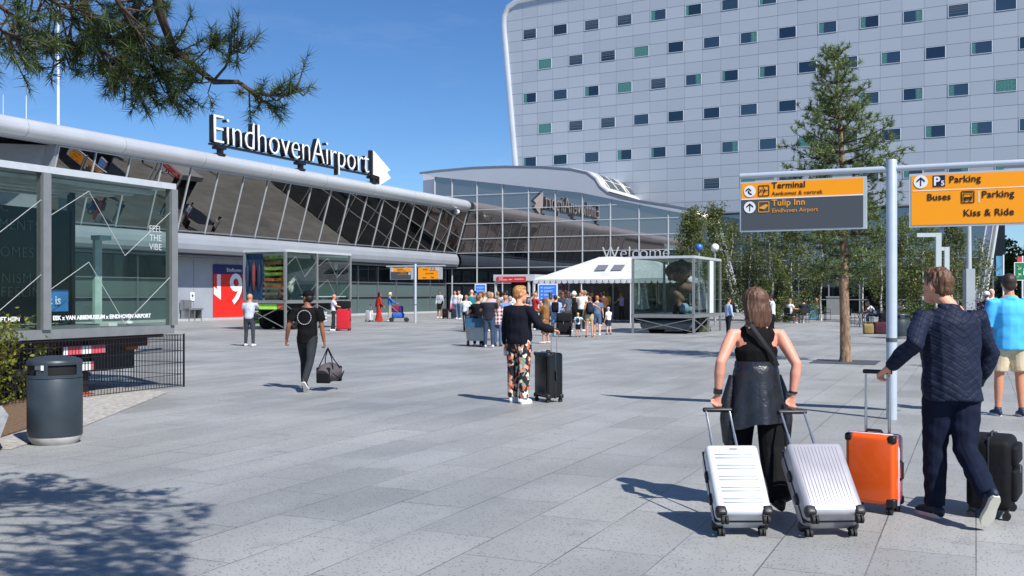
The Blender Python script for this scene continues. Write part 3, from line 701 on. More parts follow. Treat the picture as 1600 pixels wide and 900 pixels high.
# mesh fence round the trailer
fe = thing('mesh_fence', 'black wire mesh fence around the trailer base', 'fence', c1+Vector((0, 0, 0)), A_T)
t = MB(); wire = mat('paint', '1B1E22', .5); FX = .16; FY = -.10; FH = .89
for i in range(int(9/.062)):
    x = FX-i*.062; t.beam((x, FY, .02), (x, FY, FH), .007)
for z in [.03, .22, .42, .62, .80, FH]: t.beam((-9, FY-.006, z), (FX, FY-.006, z), .009)
fr_ = t.build('mesh_panel', wire, fe)
t = MB()
for i in range(int(2.75/.062)):
    y = FY+i*.062; t.beam((FX, y, .02), (FX, y, FH), .007)
for z in [.03, .22, .42, .62, .80, FH]: t.beam((FX+.006, FY, z), (FX+.006, FY+2.75, z), .009)
t.build('mesh_panel', wire, fe)
t = MB()
for i in range(int(9/.062)):
    x = FX-i*.062; t.beam((x, FY+2.8, .02), (x, FY+2.8, FH), .007)
for z in [.03, .22, .42, .62, .80, FH]: t.beam((-9, FY+2.806, z), (FX, FY+2.806, z), .009)
t.build('mesh_panel', wire, fe)
t = MB(); t.beam((FX+.01, FY-.01, 0), (FX+.01, FY-.01, FH+.02), .022); t.build('post', wire, fe)

# middle container with shelves
c2 = Vector((-9.96, 45, 0))
k2 = container('glass_container', 'middle glass display container with colourful shelves, behind the man in grey tee', c2, 5.1, 2.22, 1.32, 3.56, [2.35], thick=.11)
for x in (0, 2.35, 5.1):
    for y in (0, 2.22): t = MB(); t.box(x-.045, x+.045, y-.045, y+.045, 0, 1.18); t.build('support_leg', frame_m, k2)
t = MB(); t.beam((.05, 0, 1.1), (2.3, 0, .1), .025); t.beam((2.3, 0, 1.1), (.05, 0, .1), .025); t.beam((0, .05, 1.1), (0, 2.4, .1), .03); t.beam((0, 2.4, 1.1), (0, .05, .1), .03); t.beam((2.4, 0, 1.1), (5.0, 0, .3), .025)
t.build('cross_bracing', frame_m, k2)
cols = ['A8962E', '7E9A3A', 'B4642A', '58304A', '8FA840', '2E3A2E', 'C8B040', '6E4A2A', '9AB050']
rr = random.Random(11)
for row in range(8):
    for (xa, xb, ya, yb) in ((.08, .16, .15, 1.2), (.25, 1.1, 2.2, 2.35), (1.1, 2.2, 2.2, 2.35)):
        t = MB(); z = 1.42+.25*row
        t.box(xa, xb, ya, yb, z, z+.13); o = t.build('stock', mat('stock', rr.choice(cols), .6, var=.5, nscale=5), k2)
t = MB(); t.box(.06, .16, 1.35, 2.4, 1.34, 1.95); t.box(.1, .12, 1.3, 2.42, 1.95, 3.4); t.build('blue_panel', mat('blue_panel2', '35507C', .5), k2)
for yy, cc in ((1.45, '20243E'), (1.75, '6E3230'), (2.1, '1E2848')):
    t = MB(); t.tube([(.0+.05, yy, 1.75), (.05, yy, 2.3), (.05, yy, 2.75), (.05, yy, 3.1)], [.05, .11, .11, .02], 10); t.build('surfboard', mat('board', cc, .4), k2)
t = MB(); t.box(2.5, 4.9, 1.7, 1.76, 1.4, 3.3); t.build('grey_panel', mat('greenish', (.12, .19, .18), .5), k2)
for (x, y, z, s_, cc) in ((1.1, 1.0, 1.6, .35, '6E4A3A'), (1.45, .8, 1.9, .28, 'A9ADA9'), (1.6, 1.1, 1.55, .33, '4E5560'), (.9, .9, 2.5, .25, 'A8502A'), (1.3, 1.2, 2.3, .22, 'C0A040'), (1.75, .9, 2.25, .2, '9AA09A'), (.8, .7, 1.5, .2, '8C6A6A'), (4.6, .5, 2.9, .16, 'C9CCCC')):
    t = MB(); t.ell((x, y, z), (s_*.6, s_*.5, s_)); t.ell((x+.1, y, z+s_*.7), s_*.45); t.build('figure', mat('figure', cc, .6, var=.5, nscale=6), k2)
t = MB(); t.box(1.4, 4.9, .1, .18, 1.46, 1.5); t.build('rail', WHT, k2)
t = MB(); t.box(.1, 2.3, 2.1, 2.2, .25, .78); t.build('green_board', mat('green_board', '8CC850', .5), k2)
t = MB(); t.box(.03, .07, .5, 1.6, .92, 1.15); t.build('lime_plate', mat('lime', 'A8E85A', .5), k2)
t = MB(); t.box(.03, .07, .05, .45, .92, 1.15); t.build('orange_plate', mat('orange_plate', 'E86A3A', .5), k2)
t = MB(); t.box(.3, 4.8, .5, 2.0, .85, 1.17); t.build('chassis', paint('17191C', .7), k2)
t = MB(); t.box(2.6, 3.6, .3, .36, .3, .85); t.build('pattern_board', mat('pattern', (.4, .42, .44), .5, var=.9, nscale=16), k2)
for x in (1.3, 2.2):
    for y in (.5, 2.0):
        t = MB(); t.tube([(x, y-.14, .45), (x, y+.14, .45)], .45, 20); t.build('wheel', mat('rubber', '151618', .8), k2)
# right container with dark sculpture
c3 = Vector((7.18, 40.5, 0))
k3 = container('glass_container', 'right glass display container with a dark twisted sculpture, by the marquee', c3, 4.6, 2.5, .78, 3.12, [2.5, 3.3], tape=False, thick=.09)
t = MB(); t.box(2.56, 3.24, -.03, .03, .8, 3.0); t.build('white_door', paint('DDE1E3'), k3)
for x in (0, 2.5, 4.6):
    for y in (0, 2.5): t = MB(); t.box(x-.04, x+.04, y-.04, y+.04, 0, .64); t.build('support_leg', frame_m, k3)
t = MB(); t.beam((0, .05, .6), (0, 2.4, .1), .025); t.beam((0, 2.4, .6), (0, .05, .1), .025); t.beam((.05, 0, .1), (2.4, 0, .6), .025); t.beam((2.4, 0, .1), (.05, 0, .6), .025); t.beam((2.6, 0, .1), (4.5, 0, .6), .025)
t.build('cross_bracing', frame_m, k3)
t = MB(); q = random.Random(5)
for i in range(26):
    a = q.random()*6.3; rr_ = q.uniform(.1, .75); t.ell((1.2+rr_*math.cos(a), .9+rr_*.7*math.sin(a), q.uniform(1.5, 2.75)), (q.uniform(.1, .32), q.uniform(.1, .3), q.uniform(.12, .35)), Matrix.Rotation(q.random()*3, 3, 'X'))
t.tube([(1.2, .9, .8), (1.1, .9, 1.3), (1.3, .8, 2)], [.3, .16, .2], 10); t.tube([(.5, .6, .8), (.7, .8, 1.3), (1.2, .9, 1.8)], [.12, .12, .16], 10)
grow(t, 'sculpture', mat('sculpture', '553E33', .7, var=.7, nscale=4, bump=.6, bscale=14), k3, .035, 1)
t = MB(); t.ell((.5, .5, 1.02), (.22, .2, .22)); t.ell((1.0, .4, .95), (.2, .2, .15)); t.build('cushion', mat('cushion', '7C98A8', .7), k3)
t = MB(); t.tube([(.35, .3, .36), (.35, 2.1, .36)], .20, 16, rnd=True); t.tube([(.28, .35, .30), (.28, 1.2, .25), (.28, 1.9, .30)], .09, 12); t.build('air_tank', mat('tank', '5A6264', .4, metal=.3), k3)
t = MB(); t.box(.6, 4.4, .4, 2.2, .35, .63); t.build('chassis', paint('121416', .7), k3)
for x in (1.4, 2.4):
    for y in (.45, 2.05):
        t = MB(); t.tube([(x, y-.14, .36), (x, y+.14, .36)], .36, 20); t.build('wheel', mat('rubber', '151618', .8), k3)
t = MB(); t.tube([(3.3, .7, .02), (3.3, .7, .3), (3.4, .7, .62)], [.62, .55, .3], 16); t.build('hedge_panel', mat('moss', '2E3A18', .9, var=.5, nscale=9), k3)

# ---------------------------------------------------------------- marquee tent
tp = at(833, 437, 57.6)
te = thing('marquee_tent', 'white marquee tent with scalloped edge over the queue', 'tent', (tp.x, tp.y, 0), A_T-R(90))
TW, TD, EZ = 8.6, 5.5, 2.42
vinyl = mat('vinyl', (.60, .61, .635), .55, var=.09, nscale=1.4, bump=.7, bscale=2.2)
ra, rb = (2.95, TD/2, 3.72), (TW-2.95, TD/2, 3.72)
t = MB(); E = [(0, 0, EZ), (TW, 0, EZ), (TW, TD, EZ), (0, TD, EZ)]
def sag(a, b, c, d, n=8):   # bilinear patch with slight creases
    a, b, c, d = map(Vector, (a, b, c, d))
    for i in range(n):
        for j in range(n):
            def P(u, v):
                p = a.lerp(b, u).lerp(d.lerp(c, u), v); s_ = .06*math.sin(math.pi*u)*math.sin(math.pi*v)+.045*math.sin(v*23+u*5)*math.sin(math.pi*u); return p-Vector((0, 0, s_))
            t.poly([P(i/n, j/n), P((i+1)/n, j/n), P((i+1)/n, (j+1)/n), P(i/n, (j+1)/n)], True)
sag(E[0], E[1], rb, ra, 14); sag(E[2], E[3], ra, rb, 14); sag(E[3], E[0], ra, ra, 10); sag(E[1], E[2], rb, rb, 10)
t.build('roof', vinyl, te, fix=False)
t = MB()
for (a, c) in ((E[0], E[1]), (E[1], E[2]), (E[3], E[0])):
    a = Vector(a); c = Vector(c); n = int((c-a).length/.34)
    for i in range(n):
        p, q_ = a.lerp(c, i/n), a.lerp(c, (i+1)/n); pts = [p, q_]
        for k in range(5): f = 1-(k+.5)/5; pts.append(p.lerp(q_, f)-Vector((0, 0, .17+.07*math.sin(math.pi*f))))
        t.poly(pts)
t.build('scalloped_valance', vinyl, te, fix=False)
for x in (0.05, 2.87, 5.7, TW-.05):
    for y in (.05, TD-.05):
        t = MB(); t.tube([(x, y, 0), (x, y, EZ)], .035, 10); t.build('post', paint('C9CDD0'), te)
t = MB()
for x in (3.3, 4.25): t.prism([(x, .95, EZ+.47), (x+.62, .95, EZ+.47), (x+.62, 1.62, EZ+.79), (x, 1.62, EZ+.79)], (0, -.015, .03))
t.build('roof_window', mat('vinyl_window', (.16, .165, .18), .4), te)
t = MB(); t.box(0.1, 1.5, TD-.03, TD, .05, EZ-.15); t.box(1.6, 4.4, TD-.03, TD, .05, EZ-.15); wl_ = t.build('back_wall', mat('tent_wall', (.11, .105, .10), .6), te)
t = MB(); pts = [(2.5, TD-.045, .9), (3.2, TD-.045, .9), (3.2, TD-.045, 1.7)]+[(2.85+.35*math.cos(a), TD-.045, 1.7+.42*math.sin(a)) for a in [math.pi*i/8 for i in range(1, 8)]]+[(2.5, TD-.045, 1.7)]
t.prism(pts, (0, .01, 0)); t.build('arched_window', mat('dark_window', '1A1E22', .3), wl_)
t = MB(); t.box(5.0, TW-.1, TD-.03, TD, .05, EZ-.1); t.build('shade_sheet', mat('shade_sheet', '11141A', .8), te)  # near-black sheet painted in for the shade deep inside the tent
t = MB(); t.box(4.6, 8.2, 3.3, 3.6, .05, 1.0); t.build('counter', paint('22282C', .6), te)

# entrance shelter with red board, blue information screens
e0 = at(771, 442, 66)
es_ = thing('entrance_shelter', 'small grey shelter with a red header board left of the marquee', 'shelter', (e0.x, e0.y, 0), A_T-R(90))
t = MB(); t.box(0, 2.9, 0, 2.2, 2.45, 2.85); t.build('roof', paint('C3C6C8'), es_)
t = MB(); t.box(.25, 2.3, -.05, -.005, 2.36, 2.72); rbd = t.build('red_board', mat('red_board', 'C8383C', .5), es_)
t = MB()
for x, w_, z in ((.4, .3, 2.6), (.4, .6, 2.48), (1.1, .25, 2.5), (1.5, .65, 2.52)): t.box(x, x+w_, -.06, -.052, z, z+.06)
t.build('lettering', mat('pinkish', 'F0B0B0', .5), rbd)
for x in (.12, 2.45, 2.8):
    t = MB(); t.box(x-.06, x+.06, .05, .17, 0, 2.45); t.build('post', paint('C9CCCE'), es_)
t = MB(); t.box(.3, 2.4, 2.1, 2.15, .05, 2.4); t.build('door_glass', gl_dark, es_)
def screen(px, y0, y1, wpx, Y, label):
    p = at(px, y1, Y); q_ = at(px, y0, Y); wd = wpx/1600*Y
    r = thing('information_screen', label, 'screen', (p.x, Y, 0), R(-8))
    t = MB(); t.box(-wd/2-.06, wd/2+.06, -.05, .05, p.z-.06, q_.z+.06); t.box(-wd/2-.06, -wd/2, -.04, .04, 0, p.z); t.box(wd/2, wd/2+.06, -.04, .04, 0, p.z); t.build('frame', paint('D5D8DA'), r)
    t = MB(); t.box(-wd/2, wd/2, -.065, -.051, p.z, q_.z); s_ = t.build('display', mat('screen_blue', '2C6CD0', .3, var=0, emit=.15), r)
    hh = q_.z-p.z; t = MB()
    for k in range(4):
        z = p.z+hh*(.82-.22*k); t.box(-wd*.22, wd*(.38-.08*(k % 2)), -.072, -.066, z, z+hh*.035); t.box(-wd*.22, wd*.2, -.072, -.066, z-hh*.06, z-hh*.035); t.box(-wd*.4, -wd*.3, -.072, -.066, z-.03, z+hh*.04)
    t.build('lettering', mat('screen_text', 'A8C8F8', .5, var=0), s_)
    return r
screen(856, 445, 470, 27, 48, 'blue information screen with white text under the marquee corner')
screen(751, 445, 469, 15, 60, 'small pale blue screen in front of the dark hall glass')

# poster, notice and steel basin at the solid wall
pc = um(51.9, 43.04)
po = thing('wall_poster', 'tall red poster with a white 3D numeral under a navy header, on the grey wall', 'poster', pc, A_T)
t = MB(); t.box(-1.75, 1.75, -.03, .02, .14, 2.85); t.build('red_field', mat('poster_red', 'E2251C', .4, var=.06, nscale=1), po)
t = MB(); t.box(-1.75, 1.75, -.036, -.031, 2.85, 3.45); t.build('header', mat('poster_navy', '0E1A66', .4), po)
text('lettering', 'Eindhoven', .34, WHT, po, (-.55, -.042, 3.02), extrude=.001)
text('numeral', '9', 2.7, mat('poster_grey', 'A02A28', .5), po, (-.12, -.034, .98), extrude=.001, offset=.10)
text('numeral', '9', 2.7, mat('poster_white', 'E6EAF0', .5), po, (-.32, -.04, 1.02), extrude=.001, offset=.04)
t = MB(); t.poly([(-1.74, -.038, 1.6), (-1.1, -.038, 1.25), (-1.1, -.038, 2.83), (-1.45, -.038, 2.83), (-1.45, -.038, 1.9), (-1.74, -.038, 2.05)]); t.build('numeral', mat('poster_white', 'E6EAF0', .5), po)
nb = MB(); nb.box(-.17, .17, -.02, .0, -.26, .26); o = nb.build('wall_notice', paint('EEF0F1')); o.location = um(48.3, 43.055, 1.45); o.rotation_euler = (0, 0, A_T); tag(o, 'small white notice on the grey wall above the steel basin', 'notice')
t = MB(); disc(t, 0, .05, .09, -.025, 14); t.box(-.1, .1, -.026, -.022, -.16, -.12); nn_ = t.build('symbol', paint('4A4E55'), o)
ba = thing('steel_basin', 'stainless steel basin with high back against the grey wall', 'basin', um(47.7, 42.5, 0), A_T)
st_ = metal('B4B6B6', .35)
t = MB(); t.box(-.55, .05, .12, .45, .75, 1.25); t.box(-.55, .65, -.25, .45, .66, .76); t.build('basin', st_, ba)
for x in (-.48, .0, .58):
    t = MB(); t.box(x-.035, x+.035, -.18, .4, 0, .66); t.build('leg', st_, ba)

# ---------------------------------------------------------------- bins, planters
def bin_obj(loc, r, h, label, detail=True):
    o = thing('litter_bin', label, 'litter bin', loc, R(-8))
    gm = mat('bin', '2F3940', .45, var=.12, nscale=5, bump=.05, bscale=60)
    t = MB(); t.lathe([(r*.80, 0), (r*.84, .015), (r*.97, .07), (r*.97, .085)], 36); t.build('foot_ring', mat('concrete', (.40, .39, .36), .8, var=.2), o)
    t = MB(); t.lathe([(r*.985, .086), (r, .095), (r, h*.74), (r*.99, h*.745)], 40); t.build('barrel', gm, o)
    hd = MB(); zb, zt = h*.752, h*.93
    n = 40; i0 = 0
    def slot(a): return any(abs((a-c+180) % 360-180) < 30 for c in (-40, 50, 140, 230))
    for q in range(n):
        a, c = 2*math.pi*q/n, 2*math.pi*(q+1)/n; am = math.degrees((a+c)/2)
        def P(x, z): return (r*math.cos(x), r*math.sin(x), z)
        bands = [(zb, zt)] if not slot(am) else [(zb, zb+.035), (zt-.025, zt)]
        for z0_, z1_ in bands: hd.poly([P(a, z0_), P(c, z0_), P(c, z1_), P(a, z1_)], True)
    hd._lathe([(r, zt), (r*.97, zt+.02), (r*.72, h*.985), (r*.3, h*.998), (.001, h)], n, Vector((0, 0, 0)), True)
    hd.build('hood', gm, o, fix=False)
    t = MB(); t.tube([(0, 0, zb-.02), (0, 0, zt)], r*.93, 30); t.build('liner', paint('0B0D0F', .8), o)
    if detail:
        t = MB(); a = R(-82); t.box(-.05, .045, -r-.008, -r+.01, h*.855, h*.9); t.build('sticker', paint('4F565E'), o); t = MB(); t.box(.02, .05, -r-.012, -r-.008, h*.85, h*.905); t.build('sticker', WHT, o)
    return o
p = gd(86, 692); bin_obj((p.x, p.y, 0), .275, .93, 'dark grey litter bin with two slots standing in front of the bushes')
p = gd(1405, 529); bin_obj((p.x, p.y, 0), .36, .92, 'dark litter bin just right of the signpost near the cafe', False)
p = Vector((-5.62, 10.3, 0))
pl = MB(); hw = .62
pl.prism([(-hw*.82, -.45, 0.04), (hw*.82, -.45, 0.04), (hw, -.52, .38), (-hw, -.52, .38)], (0, 1.0, 0))
o = pl.build('stone_planter', mat('granite', (.33, .34, .35), .8, var=.15, nscale=14)); o.location = (p.x-.17, p.y, 0); o.rotation_euler = (0, 0, R(30)); tag(o, 'tapered grey stone planter cut off by the left edge', 'planter')
# grey utility cabinet by the hotel
p = gd(1304, 491.5); cb = thing('utility_cabinet', 'pale grey cabinet standing against the hotel glass left of the pine', 'cabinet', (p.x, p.y, 0), HA)
t = MB(); t.box(-.55, .55, -.3, .3, .02, 1.35); t.build('body', paint('8A8C88', .6), cb); t = MB(); t.box(-.6, .6, -.35, .35, 1.35, 1.42); t.build('lid', paint('9A9C98', .6), cb)

# lamps, flags and signs at the right
def lamp_L(px, ytop, arm, Y, label):
    p = at(px, 460, Y); zt = at(px, ytop, Y).z
    r = thing('street_lamp', label, 'street lamp', (p.x, Y, 0), R(-10), 'angular lamps by the flower bed')
    t = MB(); t.box(-.09, .09, -.09, .09, 0, zt); t.build('post', paint('B9C3C6', .4), r)
    t = MB(); t.box(-arm, -.09, -.085, .085, zt-.14, zt); t.build('arm', paint('B9C3C6', .4), r)
    return r
lamp_L(1466, 364, .72, 36, 'taller angular grey lamp with arm pointing left behind the young man')
lamp_L(1479, 386, .42, 40, 'shorter angular grey lamp half hidden beside the taller one')
p = at(1514, 460, 30); r = thing('lamp_post', 'tall slim grey lamp post with thick square base by the leaning column', 'lamp post', (p.x, 30, 0))
t = MB(); t.box(-.13, .13, -.12, .12, 0, at(0, 420, 30).z); t.build('base', paint('9AA2A6'), r); t = MB(); t.tube([(0, 0, at(0, 420, 30).z), (0, 0, 4.7)], [.075, .05], 12); t.build('pole', paint('AEB6BA'), r)
t = MB(); t.ell((0, 0, 4.75), (.16, .16, .10)); t.build('lamp_head', paint('C9CDD0'), r)
p = at(1562, 460, 62); r = thing('banner_flag', 'blue vertical banner on a pale pole by the far trees', 'flag', (p.x, 62, 0))
t = MB(); t.tube([(.22, 0, 0), (.22, 0, at(0, 398, 62).z)], .05, 8); t.build('pole', paint('DDE1E3'), r); t = MB(); t.box(-.22, .16, -.02, .02, at(0, 431, 62).z, at(0, 400, 62).z); t.build('cloth', mat('flag_blue', '4C86A8', .7, var=.3, nscale=2), r)
p = at(1598, 460, 27); r = thing('assembly_sign', 'green sign with white arrows at the right edge above the blue shirt', 'sign', (p.x, 27, 0), R(-12))
z0, z1 = at(0, 438, 27).z, at(0, 410, 27).z
t = MB(); t.box(-.2, .45, -.02, .02, z0, z1); t.build('plate', mat('sign_green', '117A46', .5, var=0), r)
t = MB(); t.box(-.21, -.195, -.025, .025, z0, z1); t.box(-.195, .46, -.025, .025, z1-.012, z1+.004); t.box(-.195, .46, -.025, .025, z0-.004, z0+.012); t.build('border', WHT, r)
t = MB()
for zz, sg_ in ((z1-.13, -1), (z0+.12, 1)):
    t.beam((-.15, -.024, zz-sg_*.05), (-.06, -.024, zz+sg_*.04), .02, .006); t.beam((-.12, -.024, zz+sg_*.045), (-.05, -.024, zz+sg_*.045), .006, .02); t.beam((-.053, -.024, zz-sg_*.02), (-.053, -.024, zz+sg_*.05), .02, .006)
t.ell((.04, -.024, (z0+z1)/2+.05), (.03, .004, .03)); t.box(.01, .07, -.026, -.022, (z0+z1)/2-.1, (z0+z1)/2+.015); t.build('symbols', WHT, r)
t = MB(); t.tube([(.1, .04, 0), (.1, .04, z1)], .03, 8); t.build('pole', steel, r)
p = at(1594, 460, 66); r = thing('parasol_sign', 'red and white board on a pole between trees at the right edge', 'sign', (p.x, 66, 0))
t = MB(); t.tube([(.14, 0, 0), (.14, 0, at(0, 400, 66).z)], .06, 8); t.build('pole', paint('E2E4E6'), r); t = MB(); t.box(-.2, .1, -.03, .03, at(0, 412, 66).z, at(0, 401, 66).z); t.build('board', mat('paint', 'B03A3A', .5), r)
for px, c, lb in ((1092, '2F5F98', 'blue globe lamp above the right container, left of the white globe'), (1117, 'E4ECEF', 'white globe lamp with blue patches above the right container')):
    p = at(px, 387, 52); r = thing('globe_lamp', lb, 'lamp', (p.x, 52, 0), 0, 'globes behind the right container')
    t = MB(); t.tube([(0, 0, 0), (0, 0, p.z-.25)], .04, 8); t.build('pole', paint('8E9498'), r); t = MB(); t.ell((0, 0, p.z), .21, None, 18, 12); t.build('globe', mat('globe', c, .35, var=.35, nscale=3), r)
# ---------------------------------------------------------------- vegetation
def leaf_mat(name, cols, rough=.6, scale=1.5, trans=.25):
    b = NB(name); g_ = b.n('ShaderNodeNewGeometry'); 
    f = b.math('ADD', b.math('MULTIPLY', g_.outputs['Random Per Island'], .6), b.math('MULTIPLY', b.noise(scale, None, 2), .4))
    b.l(b.ramp(f, [(i/(len(cols)-1)*.7+.15, lin(c)) for i, c in enumerate(cols)]), b.b.inputs['Base Color'])
    b.set(Roughness=rough); b.b.inputs['Specular IOR Level'].default_value = .3
    if trans:
        tr_ = b.n('ShaderNodeBsdfTranslucent'); tr_.inputs[0].default_value = (*[x*1.6 for x in lin(cols[-1])], 1)
        m = b.n('ShaderNodeMixShader'); m.inputs[0].default_value = trans; b.l(b.b.outputs[0], m.inputs[1]); b.l(tr_.outputs[0], m.inputs[2]); b.l(m.outputs[0], b.out.inputs[0])
    return b.m
def bark_mat(name, c1, c2, scale=8):
    b = NB(name); mp = b.n('ShaderNodeMapping'); mp.inputs['Scale'].default_value = (1, 1, .35); b.l(b.coord(), mp.inputs['Vector'])
    f = b.noise(scale, mp.outputs[0], 5, .7); b.l(b.ramp(f, [(.35, lin(c1)), (.65, lin(c2))]), b.b.inputs['Base Color']); b.set(Roughness=.9); b.bump(f, .8, .03); return b.m
def rvec(q): 
    z = q.uniform(-1, 1); a = q.uniform(0, 6.283); s_ = math.sqrt(1-z*z); return Vector((s_*math.cos(a), s_*math.sin(a), z))
def tuft(mb, p, d, q, n, ln, wd, spread=.9, alongl=.06):
    d = d.normalized()
    for i in range(n):
        s_ = rvec(q); v = (d*(1.0-spread*.5)+s_*spread).normalized(); L_ = ln*q.uniform(.7, 1.1)
        a = p+d*q.uniform(-alongl, alongl); sd_ = v.cross(rvec(q)).normalized()*wd
        mb.v += [tuple(a-sd_), tuple(a+sd_), tuple(a+v*L_)]; k = len(mb.v); mb.f.append((k-3, k-2, k-1)); mb.sm.append(False)
needle = leaf_mat('pine_needles', ['16261A', '263A22', '42562C', '6A7440'], .55, 2.5, .15)
needle_far = leaf_mat('pine_needles_far', ['26361F', '445834', '687C48', '92A268'], .6, 1.2, .12)
barkp = bark_mat('pine_bark', '2E241E', '5E4C40', 16)
# overhanging pine at the left: trunk outside the frame, boughs hanging into view
q = random.Random(21)
pt = thing('pine_tree', 'overhanging pine whose needled boughs hang into the top left corner', 'tree', (-4.7, 2.6, 0))
O_ = Vector((-4.7, 2.6, 0))
tm = MB(); tm.tube([(0, 0, 0), (.05, .05, 1.6), (-.05, .1, 3.2), (.05, 0, 5.4), (0, .1, 8)], [.2, .17, .14, .1, .03], 12); tm.build('trunk', barkp, pt)
br = MB(); nd = MB()
def pline(pts): return [at(x, y, Y)-O_ for x, y, Y in pts]
def along(pts, t_):
    t_ *= len(pts)-1; i = min(int(t_), len(pts)-2); return pts[i].lerp(pts[i+1], t_-i), (pts[i+1]-pts[i])
def bough(pts, r0, r1, ntw=10, tuft_n=60, twl=.28, t0=.1, bare=0., ln=.085):
    n = len(pts); br.tube(pts, [r0+(r1-r0)*i/(n-1) for i in range(n)], 7)
    for i in range(ntw):
        t_ = t0+(1-t0)*(i+q.random()*.7)/ntw; p, d = along(pts, min(t_, .999)); d = d.normalized()
        v = (d*.7+rvec(q)*.8+Vector((0, 0, -.05))).normalized(); L_ = twl*q.uniform(.5, 1.15)
        m_ = p+v*L_*.5+Vector((0, 0, -.02)); e = p+v*L_+Vector((0, 0, q.uniform(-.04, .05)))
        br.tube([p, m_, e], [.006, .005, .003], 5)
        if q.random() > bare:
            tuft(nd, e, e-m_, q, tuft_n, ln*1.08, .0024, .85, .05)
            if q.random() < .6: tuft(nd, m_.lerp(e, .5), e-m_, q, int(tuft_n*.6), ln*.9, .0018, .9, .05)
    e, d = along(pts, .999); tuft(nd, e, d, q, tuft_n, ln*1.08, .0024, .85, .05)
top = Vector((.05, 0, 5.2))
main = [top*.9, Vector((1.5, 1.6, 4.6))]+pline([(236, -40, 5.7), (250, 20, 5.85), (270, 75, 5.95), (305, 105, 6.0), (335, 128, 6.05), (372, 128, 6.1), (400, 146, 6.1), (440, 150, 6.1), (474, 141, 6.1)])
br.tube(main, [.06, .045, .03, .026, .024, .02, .018, .014, .011, .008, .004], 8)
bough(pline([(372, 128, 6.1), (395, 146, 6.12), (430, 148, 6.15), (468, 140, 6.15)]), .011, .004, 15, 44, .15, .1)
bough(pline([(392, 146, 6.1), (414, 158, 6.15), (432, 170, 6.2)]), .007, .003, 5, 36, .09, .2)
bough(pline([(335, 125, 6.05), (352, 105, 6.0), (362, 82, 5.95), (372, 70, 5.9)]), .009, .004, 9, 45, .12, .5)
bough(pline([(300, 100, 6.0), (318, 82, 6.05), (335, 66, 6.1)]), .006, .003, 8, 42, .09, .7)
bough(pline([(336, 126, 6.05), (315, 130, 5.95), (290, 128, 5.9)]), .006, .003, 6, 42, .1, .5)
bough(pline([(295, 118, 5.9), (282, 140, 5.9), (272, 150, 5.9)]), .005, .003, 3, 50, .05, .8)
bough(pline([(330, 130, 6.05), (325, 145, 6.05), (330, 160, 6.05)]), .004, .002, 1, 15, .04, .9)
sec = [(Vector((1.2, 1.2, 4.4)))]+pline([(110, -60, 5.6), (135, 15, 5.8), (165, 55, 5.9), (205, 85, 5.95), (240, 105, 6.0), (258, 118, 6.0)])
bough(sec, .03, .006, 35, 57, .26, .42)
bough(pline([(130, 20, 5.8), (143, 50, 5.7), (150, 72, 5.75), (180, 95, 5.85), (205, 118, 5.9)]), .012, .004, 25, 55, .22, .15)
bough(pline([(170, -20, 5.6), (195, 20, 5.7), (215, 50, 5.8), (240, 70, 5.9), (265, 85, 5.95)]), .014, .004, 32, 57, .24, .1)
bough(pline([(230, -30, 5.9), (215, 20, 6.0), (200, 45, 6.05), (185, 60, 6.1)]), .012, .004, 25, 57, .26, .1)
bough(pline([(110, -10, 5.6), (114, 30, 5.6), (104, 70, 5.65), (100, 95, 5.7)]), .009, .003, 14, 55, .18, .2)
bough(pline([(-40, -20, 5.2), (20, 25, 5.4), (60, 50, 5.5), (88, 60, 5.6)]), .014, .005, 24, 57, .24, .1)
bough(pline([(-60, 10, 5.0), (-10, 40, 5.1), (15, 55, 5.2), (30, 60, 5.25)]), .012, .004, 22, 57, .24, .1)
bough(pline([(20, -40, 5.3), (60, -10, 5.4), (95, 10, 5.5), (120, 8, 5.6)]), .012, .004, 22, 55, .24, .1)
bough(pline([(240, -60, 6.1), (250, -20, 6.2), (240, 10, 6.3), (225, 25, 6.3)]), .01, .004, 16, 55, .2, .1)
bough(pline([(150, 75, 5.75), (185, 118, 5.85), (218, 128, 5.9), (232, 138, 5.9)]), .008, .003, 12, 50, .14, .2)
# boughs above and behind the frame (they only cast the shade on the paving)
edge_r = [(735, 60), (752, 150), (768, 200), (785, 340), (800, 345), (830, 310), (860, 300), (905, 285), (960, 300)]
def redge(y):
    for (y0, x0), (y1, x1) in zip(edge_r, edge_r[1:]):
        if y0 <= y <= y1: return x0+(x1-x0)*(y-y0)/(y1-y0)
    return 60
hub = Vector((1.7, .6, 4.9)); br.tube([Vector((.02, .05, 4.2)), Vector((.9, .3, 4.7)), hub], [.07, .06, .05], 7)
limbs = []
for k in range(9):
    y = 760+k*20; G = gd(redge(y)-25-q.random()*60, y); z = q.uniform(3.8, 4.5); S_ = Vector((G.x+.522*z, G.y-.73*z, z))-O_
    m_ = hub.lerp(S_, .55)+Vector((0, 0, .12)); br.tube([hub, m_, S_], [.03, .02, .005], 6); limbs.append((m_, S_))
for i in range(520):
    y = q.uniform(738, 960); re_ = redge(y); x = re_-abs(q.gauss(0, 1))*170-q.random()*15
    if x < -260: continue
    G = gd(x, y); z = q.uniform(3.75, 4.7); p = Vector((G.x+.522*z, G.y-.73*z, z))-O_
    tuft(nd, p, rvec(q), q, 42, .10, .0045, .95, .06)
    if i % 3 == 0:
        m_, e_ = min(limbs, key=lambda l: (l[0].lerp(l[1], .6)-p).length); br.tube([m_.lerp(e_, q.uniform(.2, .9)), p], [.009, .004], 4)
br.build('bough', barkp, pt); nd.build('needles', needle, pt, fix=False, sharp=0)

